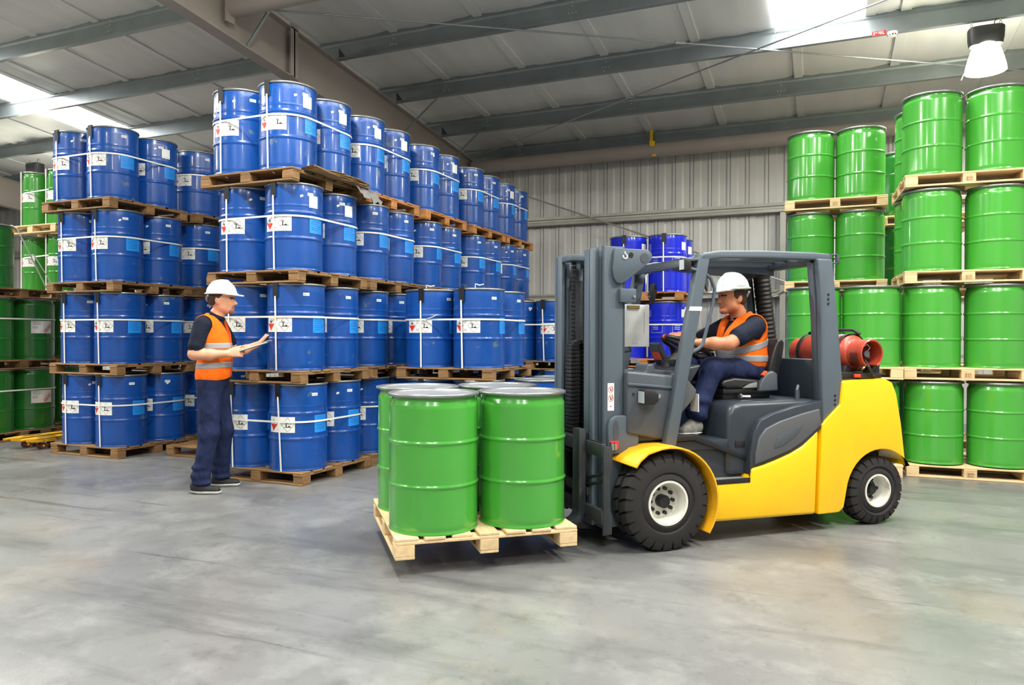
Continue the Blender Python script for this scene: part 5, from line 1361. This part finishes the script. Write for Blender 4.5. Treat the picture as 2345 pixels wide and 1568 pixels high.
def front_v(P):      # opening in front: narrow wedge widening upward (negative inside)
    x, y, z = P[..., 0], P[..., 1], P[..., 2]
    return np.maximum(np.abs(y) - (z - 1.435) * 0.46, -(x - 0.0))
wt = torso
ah = [rc((-0.025, -0.215, 1.575), (-0.07, -0.32, 1.43), 0.092, 0.10, K), rc((-0.005, 0.215, 1.575), (0.05, 0.32, 1.45), 0.092, 0.10, K)]
nk = el((0.05, 0, 1.70), (0.11, 0.095, 0.09), K)
hem = lambda P: 1.075 + 0.02 * np.sin(9 * P[..., 1]) - 0.02 * (P[..., 0] < -0.3) - P[..., 2]
VST = garment('safety_vest', wt, VOX, vest_fn(hem, ah, nk, front_v, 0.021), ['vest_orange'], WORKER, (0, 0, 0), label='orange high-visibility vest')
for za, zb in ((1.347, 1.403), (1.165, 1.222)):
    garment('reflective_band', wt, 0.006, lambda d, P, za=za, zb=zb: np.maximum(np.maximum(d - 0.0245, np.abs(P[..., 2] - (za + zb) / 2 - 0.03 * (P[..., 0])) - (zb - za) / 2), -(P[..., 0] * 0 + d - 0.008)), ['reflective'], VST, (0, 0, 0), label='silver reflective stripe')
garment('shirt_hem', [el((0.0, 0, 1.06), (0.135, 0.185, 0.16), SH)], 0.006, lambda d, P: np.maximum(np.maximum(d - 0.006, np.abs(P[..., 2] - 1.05 + 0.1 * (P[..., 0] + 0.1)) - 0.05), -(d + 0.02)), ['polo_navy'], WORKER, (0, 0, 0))
# zip and red edging of the vest
def on_vest(y, z, d0=0.026):
    x = 0.35
    for _ in range(40):
        d = float(smin_field(wt, np.array([[x, y, z]]))[0]) - d0; x -= d * 0.8
    return x
mb = MB(); mb.tube([(on_vest(0.0, z), 0.0, z) for z in np.linspace(1.085, 1.435, 12)], 0.004, 6); build('zip', mb, 'trim_red', VST)
for s in (-1, 1):
    mb = MB(); mb.tube([(on_vest(s * (z - 1.435) * 0.46, z, 0.02), s * (z - 1.435) * 0.46, z) for z in np.linspace(1.437, 1.60, 10)], 0.004, 6); build('edging', mb, 'trim_red', VST)
# collar
garment('collar', [el((0.035, 0, 1.645), (0.085, 0.078, 0.05), SH)], 0.005, lambda d, P: np.maximum(np.maximum(d, np.abs(P[..., 2] - 1.645 + 0.35 * (P[..., 0] - 0.03)) - 0.022), -(np.maximum(np.abs(P[..., 1]) - 0.018, -(P[..., 0] - 0.06)))), ['polo_navy'], WORKER, (0, 0, 0))
# hair under the helmet
garment('hair', [el((0.078, 0, 1.842), (0.112, 0.088, 0.112), 'hair_dark'), el((0.03, 0, 1.80), (0.06, 0.068, 0.06), 'hair_dark')], 0.005,
        lambda d, P: np.maximum(np.maximum(d - 0.004, -(P[..., 2] - (1.765 + np.maximum(P[..., 0] - 0.03, 0) * 1.1))), P[..., 0] - 0.125), ['hair_dark'], WORKER, (0, 0, 0))
def helmet(name, c, matn, parent, origin, fx=1, label=None, tilt=0.0):
    """dome with a crest, brim and peak; fx=+1 peak toward +x"""
    cx, cy, cz = c
    lo = np.array((cx - 0.24, cy - 0.18, cz - 0.06)); n = np.array((90, 70, 46)); h = 0.0053
    P = np.stack(np.meshgrid(*[lo[q] + h * np.arange(n[q]) for q in range(3)], indexing='ij'), -1)
    Q = P - np.array(c); Q[..., 2] -= tilt * Q[..., 0]
    x = Q[..., 0] * fx
    dome = dist(el((0, 0, 0), (0.142, 0.12, 0.142), 'a'), np.stack([x, Q[..., 1], Q[..., 2]], -1))
    dome = np.maximum(dome, -Q[..., 2])
    ridge = dist(rc((-0.07, 0, 0.104), (0.05, 0, 0.116), 0.022, 0.022, 'a'), np.stack([x, Q[..., 1], Q[..., 2]], -1))
    k = 0.02; hh = np.maximum(k - np.abs(dome - ridge), 0) / k; dome = np.minimum(dome, ridge) - hh * hh * k * .25
    brim = np.maximum(dist(el((0.0, 0, 0.006), (0.155, 0.132, 0.9), 'a'), np.stack([x, Q[..., 1], Q[..., 2]], -1)), np.abs(Q[..., 2] - 0.006) - 0.007)
    peak = np.maximum(dist(el((0.105, 0, 0.0), (0.105, 0.112, 0.9), 'a'), np.stack([x, Q[..., 1], Q[..., 2]], -1)), np.abs(Q[..., 2] + 0.004 + 0.12 * np.maximum(x - 0.12, 0)) - 0.007)
    d = np.minimum(np.minimum(dome, brim), peak)
    return sdf_object(name, d, lo, h, [matn], parent, origin=origin, smooth=2, label=label)
HL = helmet('helmet', (0.082, 0, 1.868), 'helmet_white', WORKER, (0, 0, 0), 1, 'white safety helmet')
mb = MB(); mb.tube([(-0.035, 0.06, 1.85), (-0.045, 0.03, 1.815), (-0.048, 0, 1.805), (-0.045, -0.03, 1.815), (-0.035, -0.06, 1.85)], 0.011, 6); build('helmet_strap', mb, 'reflective', HL)
# shoes
def shoe(parent, org, hx, hy, tx, ty, z, m, sole):
    d = np.array((tx - hx, ty - hy, 0.0)); L_ = np.linalg.norm(d); d /= L_; sd = np.array((-d[1], d[0], 0))
    a = np.array((hx, hy, z)); b = np.array((tx, ty, z))
    pr = [rc(a + d * 0.045 + np.array((0, 0, .055)), a + d * .12 + np.array((0, 0, .055)), .042, .043, m, 0.03), rc(a + d * .1 + np.array((0, 0, .045)), b - d * 0.05 + np.array((0, 0, .035)), .045, .036, m, 0.03), rc(a + d * 0.05 + np.array((0, 0, .085)), a + d * 0.09 + np.array((0, 0, .09)), .042, .042, m, 0.03)]
    sh = garment('shoe', pr, 0.005, lambda dd, P: np.maximum(dd, (z + 0.016) - P[..., 2]), [m], parent, org)
    garment('sole', pr[:2], 0.005, lambda dd, P: np.maximum(np.maximum(dd - 0.008, P[..., 2] - (z + 0.028)), (z + 0.002) - P[..., 2]), [sole], sh, org)
    return sh
shoe(WORKER, (0, 0, 0), -0.15, -0.155, 0.15, -0.185, 0.0, 'shoe_black', 'sole_white')
shoe(WORKER, (0, 0, 0), -0.085, 0.165, 0.205, 0.19, 0.0, 'shoe_black', 'sole_white')
# tablet in his hand
rot = Matrix.Rotation(math.radians(25), 4, 'Z')
tp = Matrix.Translation(WORK) @ rot @ Vector((0.235, -0.06, 1.315))
TB = thing('clipboard', tp, math.radians(25), label='thin clipboard with white paper held flat by the standing worker', cat='clipboard')
X = Matrix.Rotation(math.radians(-18), 4, 'Y') @ Matrix.Rotation(math.radians(6), 4, 'X')
mb = MB(); mb.box(0, 0.33, -0.11, 0.13, -0.005, 0.004, X=X); build('board', mb, 'fl_panel', TB, 0.002)
mb = MB(); mb.box(0.006, 0.322, -0.104, 0.122, 0.0045, 0.007, X=X); build('paper', mb, 'label_white', TB)
mb = MB(); mb.box(0.29, 0.335, -0.05, 0.07, 0.007, 0.018, X=X); build('clip', mb, 'galvanised', TB, 0.003)

# ---------------- the driver: built in the truck's axes (x rearwards, y far side), he faces -x
DO = (2.30, 0.0, 1.16)
D = []
for s, kx, ky, ax, ay in ((-1, 1.885, -0.19, 1.715, -0.235), (1, 1.90, 0.15, 1.66, 0.14)):
    D += [rc((2.31, s * 0.10, 1.205), (kx, ky, 1.235), 0.095, 0.084, T, 0.05), rc((kx, ky, 1.235), (ax, ay, 0.90), 0.084, 0.072, T, 0.04), el((ax, ay, 0.90), (0.085, 0.078, 0.045), T, 0.03, (0, 0.35, 0)), el((ax + 0.03, ay, 1.0), (0.082, 0.076, 0.04), T, 0.03)]
D += [el((2.33, 0, 1.22), (0.125, 0.17, 0.10), T, 0.05)]
dt = [el((2.31, 0, 1.29), (0.15, 0.18, 0.13), SH, 0.05), el((2.285, 0, 1.39), (0.165, 0.182, 0.16), SH, 0.06), el((2.30, 0, 1.49), (0.152, 0.188, 0.13), SH, 0.06), rc((2.30, -0.145, 1.56), (2.30, 0.145, 1.56), 0.075, 0.075, SH, 0.06), rc((2.30, 0, 1.56), (2.285, 0, 1.635), 0.085, 0.066, SH, 0.04)]
ds = [rc((2.275, -0.20, 1.555), (2.06, -0.275, 1.475), 0.078, 0.073, SH, 0.03), rc((2.275, 0.20, 1.555), (2.10, 0.26, 1.46), 0.078, 0.068, SH, 0.03)]
K2 = 'skin_tan'
da = [rc((2.10, -0.265, 1.485), (1.955, -0.295, 1.425), 0.052, 0.047, K2, 0.02), rc((1.955, -0.295, 1.425), (1.85, -0.265, 1.425), 0.049, 0.046, K2, 0.03), rc((1.85, -0.265, 1.425), (1.735, -0.215, 1.432), 0.045, 0.03, K2, 0.03),
      rc((2.14, 0.25, 1.475), (2.0, 0.28, 1.41), 0.05, 0.046, K2, 0.02), rc((2.0, 0.28, 1.41), (1.83, 0.17, 1.49), 0.046, 0.03, K2, 0.03)]
da += hand((1.735, -0.215, 1.432), (-1.0, 0.35, 0.05), (0, -0.2, 1), (0.3, 0.9, 0), 1, [1.0, 1.0, 1.0, 1.0], 0.02, K2, (-0.3, 0.9, -0.2), 1.02)
da += hand((1.83, 0.17, 1.49), (-1.0, -0.45, 0.05), (0, 0, 1), (0.4, -0.9, 0), 1, [1.05, 1.1, 1.1, 1.0], 0.02, K2, (-0.4, -0.8, -0.3), 1.02)
def hx(p): return (2.255 - (p[0] - 0.03) * 0.96, p[1] * 0.97, 1.812 + (p[2] - 1.842) * 0.96)
dh = []
for p in headp[1:]:
    m = {'skin': K2, 'stubble': 'skin_tan'}.get(p['m'], p['m'])
    if p['t'] == 'rc': dh.append(rc(hx(p['a']), hx(p['b']), p['r1'] * .96, p['r2'] * .96, m, p['k']))
    else:
        q = el(hx(p['c']), p['r'] * .96, m, p['k'])
        if p['R'] is not None: q['R'] = np.diag([-1, 1, 1.0]) @ p['R']
        dh.append(q)
dh += [rc((2.29, 0, 1.60), (2.225, 0, 1.735), 0.064, 0.06, K2, 0.03)]
dp = D + dt + ds + da + dh
dm = ['skin_tan', 'polo_navy', 'trouser_navy', 'lip', 'eye_dark', 'hair_dark']
fld = Field(dp, VOX)
DL = Matrix.Translation(FLO) @ Matrix.Rotation(PSI, 4, 'Z') @ Vector(DO)
DRIVER = sdf_object('person', fld.F, fld.lo, VOX, dm, None, by_prim(dp, dm), origin=DO, loc=DL, rot=(0, 0, PSI), label='driver in orange vest and pale helmet seated at the forklift wheel', cat='person')
def dfront(P): return np.maximum(np.abs(P[..., 1]) - (P[..., 2] - 1.44) * 0.34, (P[..., 0] - 2.30))
dah = [rc((2.275, -0.215, 1.565), (2.10, -0.31, 1.50), 0.092, 0.10, K), rc((2.275, 0.215, 1.565), (2.10, 0.31, 1.49), 0.092, 0.10, K), rc((2.29, -0.25, 1.52), (2.29, -0.30, 1.44), 0.085, 0.05, K)]
dnk = el((2.26, 0, 1.67), (0.10, 0.092, 0.085), K)
dhem = lambda P: (1.235 + 0.25 * np.maximum(2.20 - P[..., 0], 0) - 0.12 * np.maximum(P[..., 0] - 2.3, 0)) - P[..., 2]
DV = garment('safety_vest', dt, VOX, vest_fn(dhem, dah, dnk, dfront, 0.024), ['vest_orange'], DRIVER, DO, label='orange high-visibility vest')
for c0, sl, hw in ((1.405, 0.26, 0.027), (1.305, -0.02, 0.027)):
    garment('reflective_band', dt, 0.006, lambda d, P, c0=c0, sl=sl, hw=hw: np.maximum(np.maximum(np.maximum(d - 0.0275, np.abs(P[..., 2] - c0 - sl * (P[..., 0] - 2.31)) - hw), -(d - 0.01)), dhem(P) + 0.01), ['reflective'], DV, DO, label='silver reflective stripe')
garment('collar', [el((2.275, 0, 1.632), (0.083, 0.078, 0.05), SH)], 0.005, lambda d, P: np.maximum(np.maximum(d, np.abs(P[..., 2] - 1.632 - 0.35 * (P[..., 0] - 2.28)) - 0.024), -(np.maximum(np.abs(P[..., 1]) - 0.018, (P[..., 0] - 2.24)))), ['polo_navy'], DRIVER, DO)
garment('hair', [el(hx((0.078, 0, 1.842)), (0.107, 0.085, 0.107), 'hair_dark'), el(hx((0.03, 0, 1.80)), (0.058, 0.066, 0.058), 'hair_dark')], 0.005,
        lambda d, P: np.maximum(np.maximum(d - 0.004, -(P[..., 2] - (1.735 + np.maximum(2.225 - P[..., 0], 0) * 1.1))), 2.165 - P[..., 0]), ['hair_dark'], DRIVER, DO)
DHL = helmet('helmet', (2.20, 0, 1.852), 'helmet_mint', DRIVER, DO, -1, 'pale mint-white safety helmet', 0.06)
mb = MB(); mb.tube([(2.32 - DO[0], y_, z_ - DO[2]) for y_, z_ in ((0.06, 1.84), (0.03, 1.80), (0, 1.79), (-0.03, 1.80), (-0.06, 1.84))], 0.009, 6); build('helmet_strap', mb, 'helmet_white', DHL)
shoe(DRIVER, DO, 1.765, -0.235, 1.535, -0.245, 0.735, 'shoe_grey', 'sole_white')
shoe(DRIVER, DO, 1.72, 0.14, 1.44, 0.14, 0.735, 'shoe_grey', 'sole_white')
